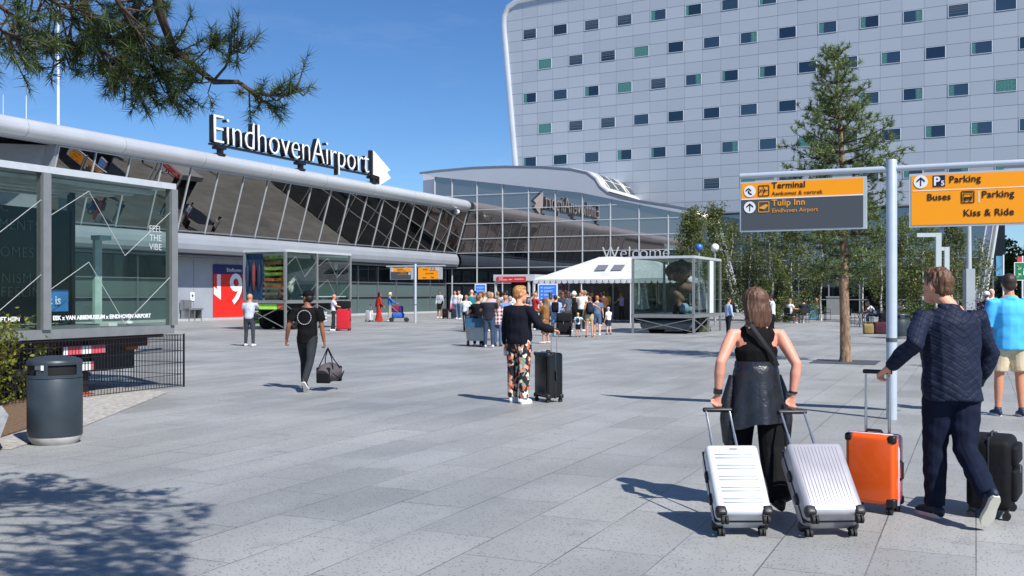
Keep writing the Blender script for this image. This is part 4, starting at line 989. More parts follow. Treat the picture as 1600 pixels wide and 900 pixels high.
# tall pine by the cafe
def pine(base, h, label):
    q = random.Random(4); t = thing('pine_tree', label, 'tree', base)
    tr_ = MB(); zs = [0, .15, .8, 1.8, 2.8, 4, 5.2, 6.4, h-.1]; rs = [.155, .128, .115, .108, .098, .08, .055, .03, .008]
    wob = [(0, 0), (0, 0), (-.01, 0), (-.03, .02), (-.02, .04), (-.04, 0), (-.1, .03), (-.18, .02), (-.30, 0)]
    P = [Vector((wob[i][0], wob[i][1], zs[i])) for i in range(9)]
    tr_.tube(P, rs, 12); trk = tr_.build('trunk', bark_mat('pine_bark_far', '54402F', 'A88B70', 14), t)
    bb = MB(); nn = MB()
    def trunk_at(z):
        for i in range(8):
            if zs[i] <= z <= zs[i+1]: return P[i].lerp(P[i+1], (z-zs[i])/(zs[i+1]-zs[i]))
        return P[-1]
    def width(z):   # crown half-width by height
        pts = [(1.9, .5), (2.3, .85), (3.0, 1.15), (4.0, 1.32), (4.8, 1.25), (5.6, .92), (6.3, .72), (6.9, .55), (7.2, .28), (7.5, .06)]
        for (a, x), (c, y_) in zip(pts, pts[1:]):
            if a <= z <= c: return x+(y_-x)*(z-a)/(c-a)
        return .05
    z = 2.0; k = 0
    while z < h-.12:
        for i in range(6 if z > 2.9 else 4):
            a = k*2.4+i*6.283/6+q.uniform(-.4, .4); Wd = width(z+.15)*q.uniform(.6, 1.18)
            p0 = trunk_at(z); d = Vector((math.cos(a), math.sin(a), 0)); up = q.uniform(.0, .35) if z > 3.4 else q.uniform(-.25, .12)
            p1 = p0+d*Wd*.5+Vector((0, 0, up*Wd*.35)); p2 = p0+d*Wd+Vector((0, 0, up*Wd+.08))
            bb.tube([p0, p1, p2], [.022*Wd+.008, .014, .006], 5)
            nt_ = int(4+Wd*(14 if z > 2.8 else 9))
            for j in range(nt_):
                f = q.uniform(.22, 1.02); b0 = p0.lerp(p1, f*2) if f < .5 else p1.lerp(p2, f*2-1)
                e = b0+(d*.5+rvec(q)*.9+Vector((0, 0, .25))).normalized()*q.uniform(.06, .30)*(1.1-.5*f)
                bb.tube([b0, e], [.006, .004], 4)
                tuft(nn, e, (e-b0)+Vector((0, 0, .05)), q, 20, .125, .0095, .75, .06)
        z += q.uniform(.2, .34); k += 1
    e = P[-1]
    for j in range(6): tuft(nn, e-Vector((0, 0, .07*j)), ZV, q, 14, .12, .008, .7, .06)
    bb.build('limbs', barkp, trk); nn.build('crown', needle_far, t, fix=False, sharp=0); return t
pb_ = gd(1321, 566); pine((pb_.x, pb_.y, 0), 7.42, 'tall bushy pine with bare orange-brown trunk in the plaza behind the signpost')
tg = MB()
for i in range(14): tg.box(-.75+.108*i, -.75+.108*i+.075, -.72, .72, .004, .016)
o = tg.build('tree_grate', mat('grate', '5A5F66', .6, metal=.3)); o.location = (pb_.x, pb_.y, 0); o.rotation_euler = (0, 0, A_T); tag(o, 'dark slatted metal grate around the foot of the plaza pine', 'tree grate')

# birches before the hotel
birch_l = leaf_mat('birch_leaves', ['242E18', '3C4826', '565F34', '7C8448'], .55, .6, .25)
birch_b = bark_mat('birch_bark', '6E6A64', 'D8D4CC', 7)
def birch(px, ytop, Y, w_, seed, label, dens=1., low=.12, group='birches before the hotel glass'):
    q = random.Random(seed); p = at(px, 460, Y); h = at(px, ytop, Y).z
    t = thing('birch_tree', label, 'tree', (p.x, Y, 0), 0, group)
    tr_ = MB(); wx = [q.uniform(-.12, .12) for _ in range(6)]
    w_ *= 1.3; P = [Vector((wx[i]*(i > 0), q.uniform(-.1, .1)*(i > 0), h*i/5)) for i in range(6)]
    tr_.tube(P, [.07, .055, .045, .035, .022, .008], 8); tr_.build('trunk', birch_b, t)
    lf = MB(); n = int(3000*dens*w_*h/8)
    nb_ = int(52*w_)
    sprays = []
    for i in range(nb_):
        z = h*q.uniform(low, 1)**.85; f = z/h; a = q.uniform(0, 6.283); rr_ = w_*(1.15-.85*f)*q.uniform(.25, 1)
        c, _ = along(P, min(f, .99)); sprays.append((c+Vector((math.cos(a)*rr_, math.sin(a)*rr_, 0)), q.uniform(.4, 1.3)))
    for i in range(n):
        c, L_ = q.choice(sprays); f = q.random()
        pt_ = c+Vector((q.gauss(0, .14), q.gauss(0, .14), .25-L_*f+q.gauss(0, .07))); s_ = q.uniform(.045, .085)
        if pt_.z < .25: continue
        u = rvec(q); v = u.cross(rvec(q)).normalized(); u *= s_; v *= s_*.6
        lf.poly([pt_-u, pt_+v, pt_+u, pt_-v])
    lf.build('crown', birch_l, t, fix=False, sharp=0); return t
BL = [(1142, 348, 62, 1.2, 1.0, 'birch right of the truss supports, above the striped shirt man'), (1080, 326, 58, 1.3, 1.6, 'birch nearest the right display container, with drooping top'), (1117, 320, 60, 1.1, 1.3, 'slender birch between the truss supports and the container'),
 (1172, 362, 62, 1.2, .8, 'birch behind the crossed-arms man in white, left of the big clump'), (1205, 352, 60, 1.3, 1.0, 'birch under the left end of the Terminal board'), (1238, 345, 61, 1.5, 1.2, 'densest birch under the middle of the Terminal board'),
 (1283, 340, 62, 1.4, .9, 'birch just left of the pine trunk'), (1348, 335, 62, 1.5, .9, 'birch between the pine trunk and the signpost'), (1378, 345, 60, 1.2, .7, 'thin birch directly behind the signpost'),
 (1418, 340, 56, 1.4, 1.1, 'birch under the left edge of the Parking board'), (1442, 350, 52, 1.3, 1.3, 'birch just left of the angular lamps'), (1488, 345, 54, 1.4, 1.4, 'dense birch just right of the angular lamps'), (1530, 372, 56, .9, .6, 'sparse birch climbing before the leaning hotel column')]
for i, (a, b2, c, d, e, lb) in enumerate(BL): birch(a, b2, c, d, 40+i, lb, e, .3 if 1 <= i <= 2 or i in (6, 7, 8) else .08)

# shrubs
def shrub(name, loc, rx_, ry_, h, n, m_, label, cat, seed, leaf=.035, stems=8, group=None, z0=.1, extra=None):
    q = random.Random(seed); t = thing(name, label, cat, loc, 0, group); st = MB(); lf = MB()
    tips = []
    for i in range(stems):
        a = q.uniform(0, 6.283); r_ = q.random()**.5; e = Vector((math.cos(a)*rx_*r_, math.sin(a)*ry_*r_, h*q.uniform(.6, 1.0))); b0 = e*.25; b0.z = 0
        mid = b0.lerp(e, .5)+rvec(q)*.08; st.tube([b0, mid, e], [.014, .01, .004], 5); tips.append((b0, mid, e))
    for i in range(n):
        b0, mid, e = q.choice(tips); f = q.uniform(.1, 1.05); p = b0.lerp(mid, f*2) if f < .5 else mid.lerp(e, f*2-1)
        p = p+rvec(q)*q.uniform(.0, .24)*max(h, .5); 
        if p.z < .03: p.z = .05+q.random()*.2
        s_ = leaf*q.uniform(.6, 1.3); u = rvec(q); v = u.cross(rvec(q)).normalized(); lf.poly([p-u*s_, p+v*s_*.6, p+u*s_, p-v*s_*.6])
    st.build('stems', barkp if not extra else extra, t); lf.build('foliage', m_, t, fix=False, sharp=0); return t
bush_m = leaf_mat('bush_leaves', ['2A3418', '46521F', '6C7426', '98943C'], .5, 2., .3)
for px, py, rx_, h, n, lb, sd_ in ((8, 628, .55, 1.15, 2600, 'leafy yellow-green bush at the left edge behind the stone planter', 1), (52, 618, .45, 1.05, 2000, 'leafy bush directly behind the grey litter bin', 2), (-40, 640, .6, 1.2, 2000, 'bush cut off by the left frame edge', 3)):
    p = gd(px, py); shrub('bush', (p.x, p.y, 0), rx_, .4, h, n, bush_m, lb, 'bush', sd_, .033, 14, 'bushes by the trailer')
hedge_m = leaf_mat('hedge_leaves', ['1C2814', '2E3E1C', '46562A', '5E6C38'], .6, 1., .2)
for px, Y, rx_, h, lb, sd_ in ((1190, 57, 1.5, 1.3, 'low shrub behind the crossed-arms man in white shirt', 11), (1222, 58, 1.4, 1.2, 'low shrub left of the seated cafe group', 12), (1440, 47, 1.3, 1.3, 'low green shrub behind the litter bin right of the signpost', 13), (1465, 48, 1.2, 1.1, 'low green shrub under the angular lamps', 14)):
    p = at(px, 460, Y); shrub('shrub', (p.x, Y, 0), rx_, .7, h, 1500, hedge_m, lb, 'shrub', sd_, .06, 10, 'shrubs before the hotel')
flower_m = leaf_mat('flower_heads', ['4A3A52', '6E4F7A', '8A6A96', '5A5A3A'], .7, 3., .2)
for px, Y, lb, sd_ in ((1500, 22, 'purple flowering shrub left of the lamp post base', 15), (1530, 23, 'purple flowering shrub right of the lamp post base', 16)):
    p = at(px, 460, Y); shrub('flower_bush', (p.x, Y, 0), .35, .3, 1.35, 2300, flower_m, lb, 'flower bush', sd_, .022, 18, 'purple flower bushes')
# far trees under the hotel overhang
far_m = leaf_mat('far_leaves', ['1A2616', '2A3A1E', '40522A', '586A38'], .6, .3, .2)
def far_tree(px, ytop, Y, w_, n, seed, label):
    q = random.Random(seed); p = at(px, 460, Y); h = at(px, ytop, Y).z; t = thing('broadleaf_tree', label, 'tree', (p.x, Y, 0), 0, 'trees beyond the hotel')
    tr_ = MB(); tr_.tube([(0, 0, 0), (.1, 0, h*.4), (0, .1, h*.8)], [.25, .18, .05], 8); tr_.build('trunk', barkp, t); lf = MB()
    cl_ = [(Vector((q.gauss(0, w_*.42), q.gauss(0, w_*.4), h*q.uniform(.3, .92))), q.uniform(.5, 1.1)) for _ in range(22)]
    for i in range(n):
        c, r_ = q.choice(cl_); pt_ = c+rvec(q)*r_*q.uniform(.5, 1)
        s_ = q.uniform(.10, .2); u = rvec(q); v = u.cross(rvec(q)).normalized(); lf.poly([pt_-u*s_, pt_+v*s_*.7, pt_+u*s_, pt_-v*s_*.7])
    lf.build('crown', far_m, t, fix=False, sharp=0)
far_tree(1568, 372, 92, 2.6, 2600, 31, 'dark round tree beyond the hotel, right of the leaning column')
far_tree(1592, 392, 98, 2.4, 2200, 32, 'lower tree beyond the hotel at the right edge')
far_tree(1552, 430, 84, 2.0, 2000, 33, 'low bushy tree beyond the hotel behind the blue banner')
far_tree(1625, 385, 96, 3, 2200, 34, 'tree mostly cut off by the right frame edge')
# DENSED
# ---------------------------------------------------------------- people
def rx(a): return Matrix.Rotation(a, 3, 'X')
def ik(s, t, l1, l2, pole):
    """elbow position for a two-bone arm"""
    d = t-s; L_ = min(max(d.length, .12), (l1+l2)*.995); dn = d.normalized(); t = s+dn*L_
    a = (l1*l1-l2*l2+L_*L_)/(2*L_); h = math.sqrt(max(l1*l1-a*a, 0)); pl = (pole-dn*pole.dot(dn)); pl = pl.normalized() if pl.length > 1e-4 else Vector((0, -1, 0))
    return s+dn*a+pl*h, t
HAIR = {}
def hairm(c):
    if c not in HAIR:
        b = NB('hair'); mp = b.n('ShaderNodeMapping'); mp.inputs['Scale'].default_value = (26, 26, 3); b.l(b.coord(), mp.inputs['Vector'])
        f = b.noise(3., mp.outputs[0], 4, .6); cc_ = lin(c); b.l(b.ramp(f, [(.3, tuple(x*.5 for x in cc_)), (.7, tuple(min(1, x*1.5) for x in cc_))]), b.b.inputs['Base Color']); b.set(Roughness=.5); b.bump(f, .6, .01); HAIR[c] = b.m
    return HAIR[c]
def person(label, x, y, yaw, h, P, group=None):
    """P: pose and outfit. Local frame: forward +Y, right +X, up Z."""
    g = P.get; k = h/1.75; fem = g('fem', False); vox = g('vox', .02); fat = g('fat', 1.)
    fine = vox < .013; ns = 14 if fine else 10
    SW = (.172 if fem else .192)*g('sw', 1.)
    legs = g('legs', ((4, 4), (-4, 4))); lean = R(g('lean', 0)); sit = g('sit', False)
    hz = .93
    # legs relative to pelvis
    fr = lambda v: Vector(v)
    def leg(side, hip, knee, abd):
        hp = Vector((side*.09, 0, -.02)); th = Vector((side*math.sin(R(abd)), math.sin(R(hip)), -math.cos(R(hip)))).normalized()
        kn = hp+th*.43; a2 = R(hip-knee); sh = Vector((side*math.sin(R(abd))*.5, math.sin(a2), -math.cos(a2))).normalized(); an = kn+sh*.42
        return hp, kn, an, a2
    LG = []
    for side, lg in ((-1, legs[0]), (1, legs[1])):
        hip, knee = lg[0], lg[1]; abd = lg[2] if len(lg) > 2 else 2; fp = lg[3] if len(lg) > 3 else None
        hp, kn, an, a2 = leg(side, hip, knee, abd); pitch = R(fp) if fp is not None else min(0, a2*.0)
        out = R(lg[4] if len(lg) > 4 else 6)*side
        fd = Vector((math.sin(out)*math.cos(pitch), math.cos(out)*math.cos(pitch), math.sin(pitch)))
        up = Vector((0, -math.sin(pitch), math.cos(pitch))); heel = an-fd*.055-up*.075; toe = an+fd*.175-up*.075
        LG.append((hp, kn, an, fd, up, heel, toe))
    zmin = min(min(l[5].z, l[6].z) for l in LG); pel = Vector((0, 0, -zmin))
    if g('seat'): pel = Vector((0, 0, g('seat')/k+.09))
    U = Vector((0, math.sin(lean), math.cos(lean))); F = Vector((0, math.cos(lean), -math.sin(lean)))
    J = lambda l: [pel+v for v in l[:3]]
    tw = R(g('twist', 0)); X = Vector((math.cos(tw), math.sin(tw), 0))
    chest = pel+U*.33; shc = pel+U*.485; nb_ = pel+U*.53; hd = pel+U*.685+Vector((0, .015, 0))+F*g('headfwd', .02)
    hd += X*g('headx', 0.)
    HR = Matrix.Rotation(R(g('hy', 0)), 3, 'Z') @ rx(R(g('hp', 0)))
    arms = []
    for side, ar in ((-1, g('armL', (5, 8, 12))), (1, g('armR', (5, 8, 12)))):
        sh = shc+X*side*SW+U*(-.03)
        if isinstance(ar, Vector) or (isinstance(ar, tuple) and len(ar) == 2 and isinstance(ar[0], Vector)):
            tgt, pole = ar if isinstance(ar, tuple) else (ar, Vector((side*.4, -.8, -.2)))
            el, wr = ik(sh, tgt/k, .285, .255, pole); fd_ = (wr-el).normalized()
        else:
            f, ab, e = ar[:3]
            d1 = Vector((side*math.sin(R(ab)), math.sin(R(f)), -math.cos(R(f))*math.cos(R(ab)))).normalized(); el = sh+d1*.285
            inw = R(ar[3]) if len(ar) > 3 else 0
            d2 = Vector((side*(math.sin(R(ab))*.7-math.sin(inw)), math.sin(R(f+e)), -math.cos(R(f+e)))).normalized(); wr = el+d2*.255; fd_ = d2
        arms.append((side, sh, el, wr, fd_))
    S = lambda v: v*k
    out = {'J': {}}
    # ---- continuous skin body
    mb = MB(); f_ = fat
    def tb(m_, pts, rad, side=(1, 0, 0), n=ns, rnd=True): m_.tube([S(Vector(p)) for p in pts], [((r, r) if isinstance(r, (int, float)) else r) and tuple(x_*k for x_ in ((r, r) if isinstance(r, (int, float)) else r)) for r in rad], n, side=side, rnd=rnd)
    tb(mb, [pel-U*.06, pel+U*.03, pel+U*.15, chest, pel+U*.43, shc+U*.01], [(.14*f_, .10*f_), (.155*f_, .11*f_), (.13*f_, .095*f_), (.155*f_, .11*f_), (.17, .095), (.12, .07)], side=X)
    HS = g('hs', 1.05)
    tb(mb, [shc-U*.03, nb_+U*.02, hd-Vector((0, .012, .06))], [.062, .054 if not fem else .047, .052 if not fem else .045])
    def hpnt(v): return hd+HR @ (Vector(v)*HS)
    he = lambda m_, c, r: m_.ell(S(hpnt(c)), tuple(x_*k*HS for x_ in r), HR, 14, 10)
    he(mb, (0, -.005, .025), (.076, .096, .098)); he(mb, (0, .03, -.055), (.056, .062, .062)); he(mb, (0, .092, -.012), (.013, .02, .024)); he(mb, (0, .055, -.1), (.03, .03, .02))
    for s_ in (-1, 1): he(mb, (s_*.077, -.005, -.005), (.012, .022, .032))
    for side, sh, el, wr, d in arms:
        ar_ = .9 if fem else 1.
        tb(mb, [sh-X*side*.05, sh, sh.lerp(el, .35), el, el.lerp(wr, .3), wr], [.05*ar_, .056*ar_, .05*ar_*g('armfat', 1), .039*ar_*g('armfat', 1), .042*ar_*g('armfat', 1), .027*ar_])
        hand(mb, S(wr), d, k*ar_, side, fine, g('palmL' if side < 0 else 'palmR', None), g('grip', 55))
    for l in LG:
        hp, kn, an = J(l)
        tb(mb, [hp+Vector((0, 0, .03)), hp.lerp(kn, .3), kn, kn.lerp(an, .3), kn.lerp(an, .75), an], [.088*f_, .08*f_, .056, .056*g('calf', 1), .042, .036])
        if not g('hidefeet', True): pass
        tb(mb, [an, pel+l[5]+l[4]*.04+l[3]*.03, pel+l[6]+l[4]*.03-l[3]*.03], [.036, .036, .028])
    o = grow(mb, 'person', skin(g('skin', 'C99478')), None, vox, 1)
    o.location = (x, y, 0); o.rotation_euler = (0, 0, R(yaw)); tag(o, label, 'person', group)
    shirt_post = g('shirt_post')
    # ---- top
    top = g('top', 'short'); tc = g('topcol', '2A3440'); loose = g('loose', .014); tm_ = g('topmat') or cloth(tc)
    hem = g('hem', -.03)
    if top:
        m_ = MB(); L_ = loose
        if top == 'tank':
            tb(m_, [pel+U*hem, pel+U*.12, pel+U*.22, chest, pel+U*.42], [(.15*f_+L_, .105*f_+L_), (.134*f_+L_, .098*f_+L_), (.14*f_+L_, .10*f_+L_), (.158*f_+L_, .112*f_+L_), (.125, .108)], side=X, rnd=False)
            tb(m_, [pel+U*.38, pel+U*.425, pel+U*.46, pel+U*.49, shc+U*.03], [(.15, .114), (.146, .110), (.132, .102), (.112, .086), (.09, .068)], side=X)
            for s_ in (-1, 1): tb(m_, [pel+U*.40+X*s_*.085, pel+U*.47+X*s_*.105-F*.005, shc+U*.005+X*s_*.10], [(.055, .088), (.042, .075), (.03, .058)], side=X)
        else:
            tb(m_, [pel+U*hem, pel+U*.05, pel+U*.16, chest, pel+U*.42, shc+U*.005, shc+U*.035], [(.16*f_+L_, .115*f_+L_), (.158*f_+L_, .114*f_+L_), (.14*f_+L_*1.3, .10*f_+L_*1.3), (.16*f_+L_, .115*f_+L_), (.18+L_*.6, .105+L_), (.155, .082+L_*.5), (.095, .074)], side=X, rnd=False)
            L_ = L_*g('slv_l', 1.)
            for side, sh, el, wr, d in arms:
                if top == 'long': pts = [sh-X*side*.06, sh, sh.lerp(el, .5), el, el.lerp(wr, .5), wr-d*.01]; rad = [.06+L_*.3, .064+L_*.4, .056+L_*.5, .047+L_*.6, .044+L_*.6, .034+L_*.35]
                elif top == 'roll': pts = [sh-X*side*.06, sh, sh.lerp(el, .5), el.lerp(wr, .08)]; rad = [.06+L_*.3, .066+L_*.4, .06+L_*.7, .054+L_*.6]
                else: pts = [sh-X*side*.06, sh, sh.lerp(el, .35), sh.lerp(el, g('slv', .62))]; rad = [.06+L_*.3, .068+L_*.4, .064+L_*.7, .060+L_*.8]
                tb(m_, pts, rad, rnd=False)
        if g('collar'): tb(m_, [shc+U*.0-F*.01, nb_+U*.0, nb_+U*.02], [.10, .082, .074], rnd=False)
        to = grow(m_, g('topname', 'shirt'), tm_, o, vox, g('tsm', 2), g('toppost')); out['top'] = to
    # ---- bottoms
    bt = g('bot', 'trousers'); bc = g('botcol', '2A2C30'); bm2 = g('botmat') or cloth(bc); fl_ = g('flare', .0)
    if bt in ('trousers', 'shorts'):
        m_ = MB(); bw = g('bw', 0.); tb(m_, [pel-U*.07, pel, pel+U*.09], [(.15*f_, .115*f_), (.165*f_, .12*f_), (.145*f_, .108*f_)], side=X)
        for l in LG:
            hp, kn, an = J(l)
            if bt == 'trousers': tb(m_, [hp+Vector((0, 0, .04)), hp.lerp(kn, .3), kn, kn.lerp(an, .4), an-(an-kn)*.02], [.100*f_+bw*.7, .094*f_+bw, .068+fl_*.6+bw, .064+fl_*.8+bw, .054+fl_+bw], rnd=False)
            else: tb(m_, [hp+Vector((0, 0, .04)), hp.lerp(kn, .3), hp.lerp(kn, g('slen', .85))], [.10*f_, .098*f_, .088*f_], rnd=False)
        out['bot'] = grow(m_, g('botname', 'trousers' if bt == 'trousers' else 'shorts'), bm2, o, vox, 2, g('botpost'))
    elif bt in ('skirt', 'dress'):
        m_ = MB(); z1 = g('skirtz', .35)/k; w1 = g('skirtw', .24)
        c1 = Vector((0, 0, z1)); tb(m_, [c1, pel.lerp(c1, .5), pel-U*.05, pel+U*.10], [(w1, w1*.8), ((w1+.17)/2, .14), (.175*f_, .13*f_), (.145*f_, .105*f_)], side=X, rnd=False)
        out['bot'] = grow(m_, 'skirt' if bt == 'skirt' else 'dress', bm2, o, vox, 2)
    # ---- shoes
    sc_ = g('shoe', 'E6E6E6')
    for l in LG:
        heel, toe, fd, up = pel+l[5], pel+l[6], l[3], l[4]; an = pel+l[2]
        m_ = MB(); w_ = .043
        sdv = fd.cross(up)
        tb(m_, [heel+up*.045, heel+fd*.05+up*.05, heel+fd*.13+up*.042, toe-fd*.035+up*.034, toe-fd*.01+up*.03], [(.03, .040), (.038, .045), (w_, .036), (w_, .028), (.03, .02)], side=sdv)
        if g('boot', fine): tb(m_, [an-up*.02, an+up*.02], [.046, .044])
        so_ = m_.build('shoe', mat('shoe', sc_, .6, var=.06, nscale=12), o) if not fine else grow(m_, 'shoe', mat('shoe', sc_, .6, var=.06, nscale=12), o, vox*.8, 1)
        if g('sole'):
            m_ = MB(); pts = []
            for f, w2 in ((-.002, .02), (.03, .036), (.1, .036), (.16, .046), (.2, .044), (.232, .025)):
                pts.append((f, w2))
            top_ = [heel+fd*f+sdv*w2 for f, w2 in pts]+[heel+fd*f-sdv*w2 for f, w2 in pts[::-1]]
            m_.prism([S(p+up*.0) for p in top_], S(up*.026)); m_.build('sole', mat('sole', g('sole'), .7, var=.05), so_)
    # ---- hair and headwear
    hs_ = g('hair', 'short'); hc = g('haircol', '2A2019'); hb = MB()
    if hs_ in ('short', 'long', 'bob', 'bun'):
        he(hb, (0, -.018, .036), (.085, .096, .096)); he(hb, (0, -.055, -.015), (.072, .052, .06)); he(hb, (0, .035, .085), (.066, .05, .04))
        if hs_ == 'long': tb(hb, [hpnt((0, -.05, .0)), hpnt((0, -.085, -.12)), hpnt((0, -.10, -.12))-U*g('hlen', .16)], [(.082, .06), (.085, .05), (.06, .03)], side=X)
        if hs_ == 'bob':
            tb(hb, [hpnt((0, -.03, .02)), hpnt((0, -.045, -.06)), hpnt((0, -.05, -.135))], [(.112, .092), (.120, .086), (.112, .068)], side=HR @ Vector((1, 0, 0))); he(hb, (0, -.02, .045), (.104, .105, .098))
        if hs_ == 'bun': he(hb, (0, -.11, .06), (.045, .045, .045))
        grow(hb, 'hair', hairm(hc), o, vox if not fine else vox*.8, 1, g('hairpost'))
    elif hs_ in ('cap', 'bucket', 'helmet'):
        if g('haircol'): 
            h2 = MB(); he(h2, (0, -.03, .0), (.083, .085, .08)); grow(h2, 'hair', hairm(hc), o, vox, 1)
        he(hb, (0, -.008, .055), (.088, .104, .085))
        if hs_ == 'cap': hb.obox(S(hpnt((0, .125, .05))), (.065*k, .06*k, .008*k), HR)
        if hs_ == 'bucket': tb(hb, [hpnt((0, 0, .03)), hpnt((0, 0, .045))], [.14, .10])
        grow(hb, 'cap' if hs_ == 'cap' else 'hat', cloth(g('hatcol', '1C1C20')), o, min(vox, .016), 1)
    elif hs_ == 'hijab':
        he(hb, (0, -.018, .02), (.09, .098, .112)); tb(hb, [hpnt((0, -.02, -.04)), nb_, shc+U*.0, pel+U*.4], [(.085, .085), (.085, .085), (.16, .115), (.19, .13)], side=X)
        grow(hb, 'headscarf', cloth(g('hatcol', '7A6858')), o, vox, 1)
    if fine:
        for s_ in (-1, 1):
            eb = MB(); he(eb, (s_*.03, .079, .012), (.011, .01, .008)); eb.build('eye', mat('eye', '2A2420', .3, var=0), o)
    out.update(o=o, k=k, hd=S(hd), HR=HR, pel=S(pel), U=U, F=F, X=X, shc=S(shc), arms=[(s_, S(a), S(b), S(c), d) for s_, a, b, c, d in arms], chest=S(chest))
    return out
def hand(mb, wr, d, k, side, fine, palm=None, curl=55):
    if not fine:
        mb.tube([wr-d*.02*k, wr+d*.05*k, wr+d*.12*k], [.026*k, (.03*k), .02*k], 7, rnd=True); return
    n = Vector(palm) if palm else Vector((-side, 0, 0)); n = (n-d*n.dot(d)); n = n.normalized() if n.length > .01 else d.orthogonal().normalized()
    s_ = d.cross(n).normalized()      # across the palm
    mb.tube([wr-d*.01*k, wr+d*.035*k, wr+d*.085*k], [(.026*k, .019*k), (.038*k, .018*k), (.042*k, .015*k)], 10, side=s_, rnd=True)
    for i, (o_, ln) in enumerate(((-.032, .066), (-.011, .074), (.011, .07), (.031, .056))):
        p = wr+d*.085*k+s_*o_*k; pts = [p-d*.02*k, p]; a = 0
        for j, f in enumerate((.45, .32, .25)):
            a += R(curl*(1.0, 1.1, .7)[j]*(.8 if j == 0 else 1)); v = d*math.cos(a)+n*math.sin(a); p = p+v*ln*f*k; pts.append(p)
        mb.tube(pts, [.0095*k, .0105*k, .0095*k, .0085*k, .0075*k], 7, rnd=True)
    tside = -1 if Vector((0, 1, 0)).dot(s_) < 0 else 1
    t0 = wr+d*.025*k+s_*tside*.03*k; t1 = t0+(s_*tside*.7+d*.6+n*.35).normalized()*.036*k; t2 = t1+(d*.8+n*.65).normalized()*.03*k
    mb.tube([t0-s_*tside*.012*k, t0, t1, t2], [.013*k, .013*k, .011*k, .009*k], 7, rnd=True)
def nz(f, amp, seed=0):
    def post(co, n): return co+n*(amp*noise.noise(co*f+Vector((seed, seed*2, 0))))
    return post

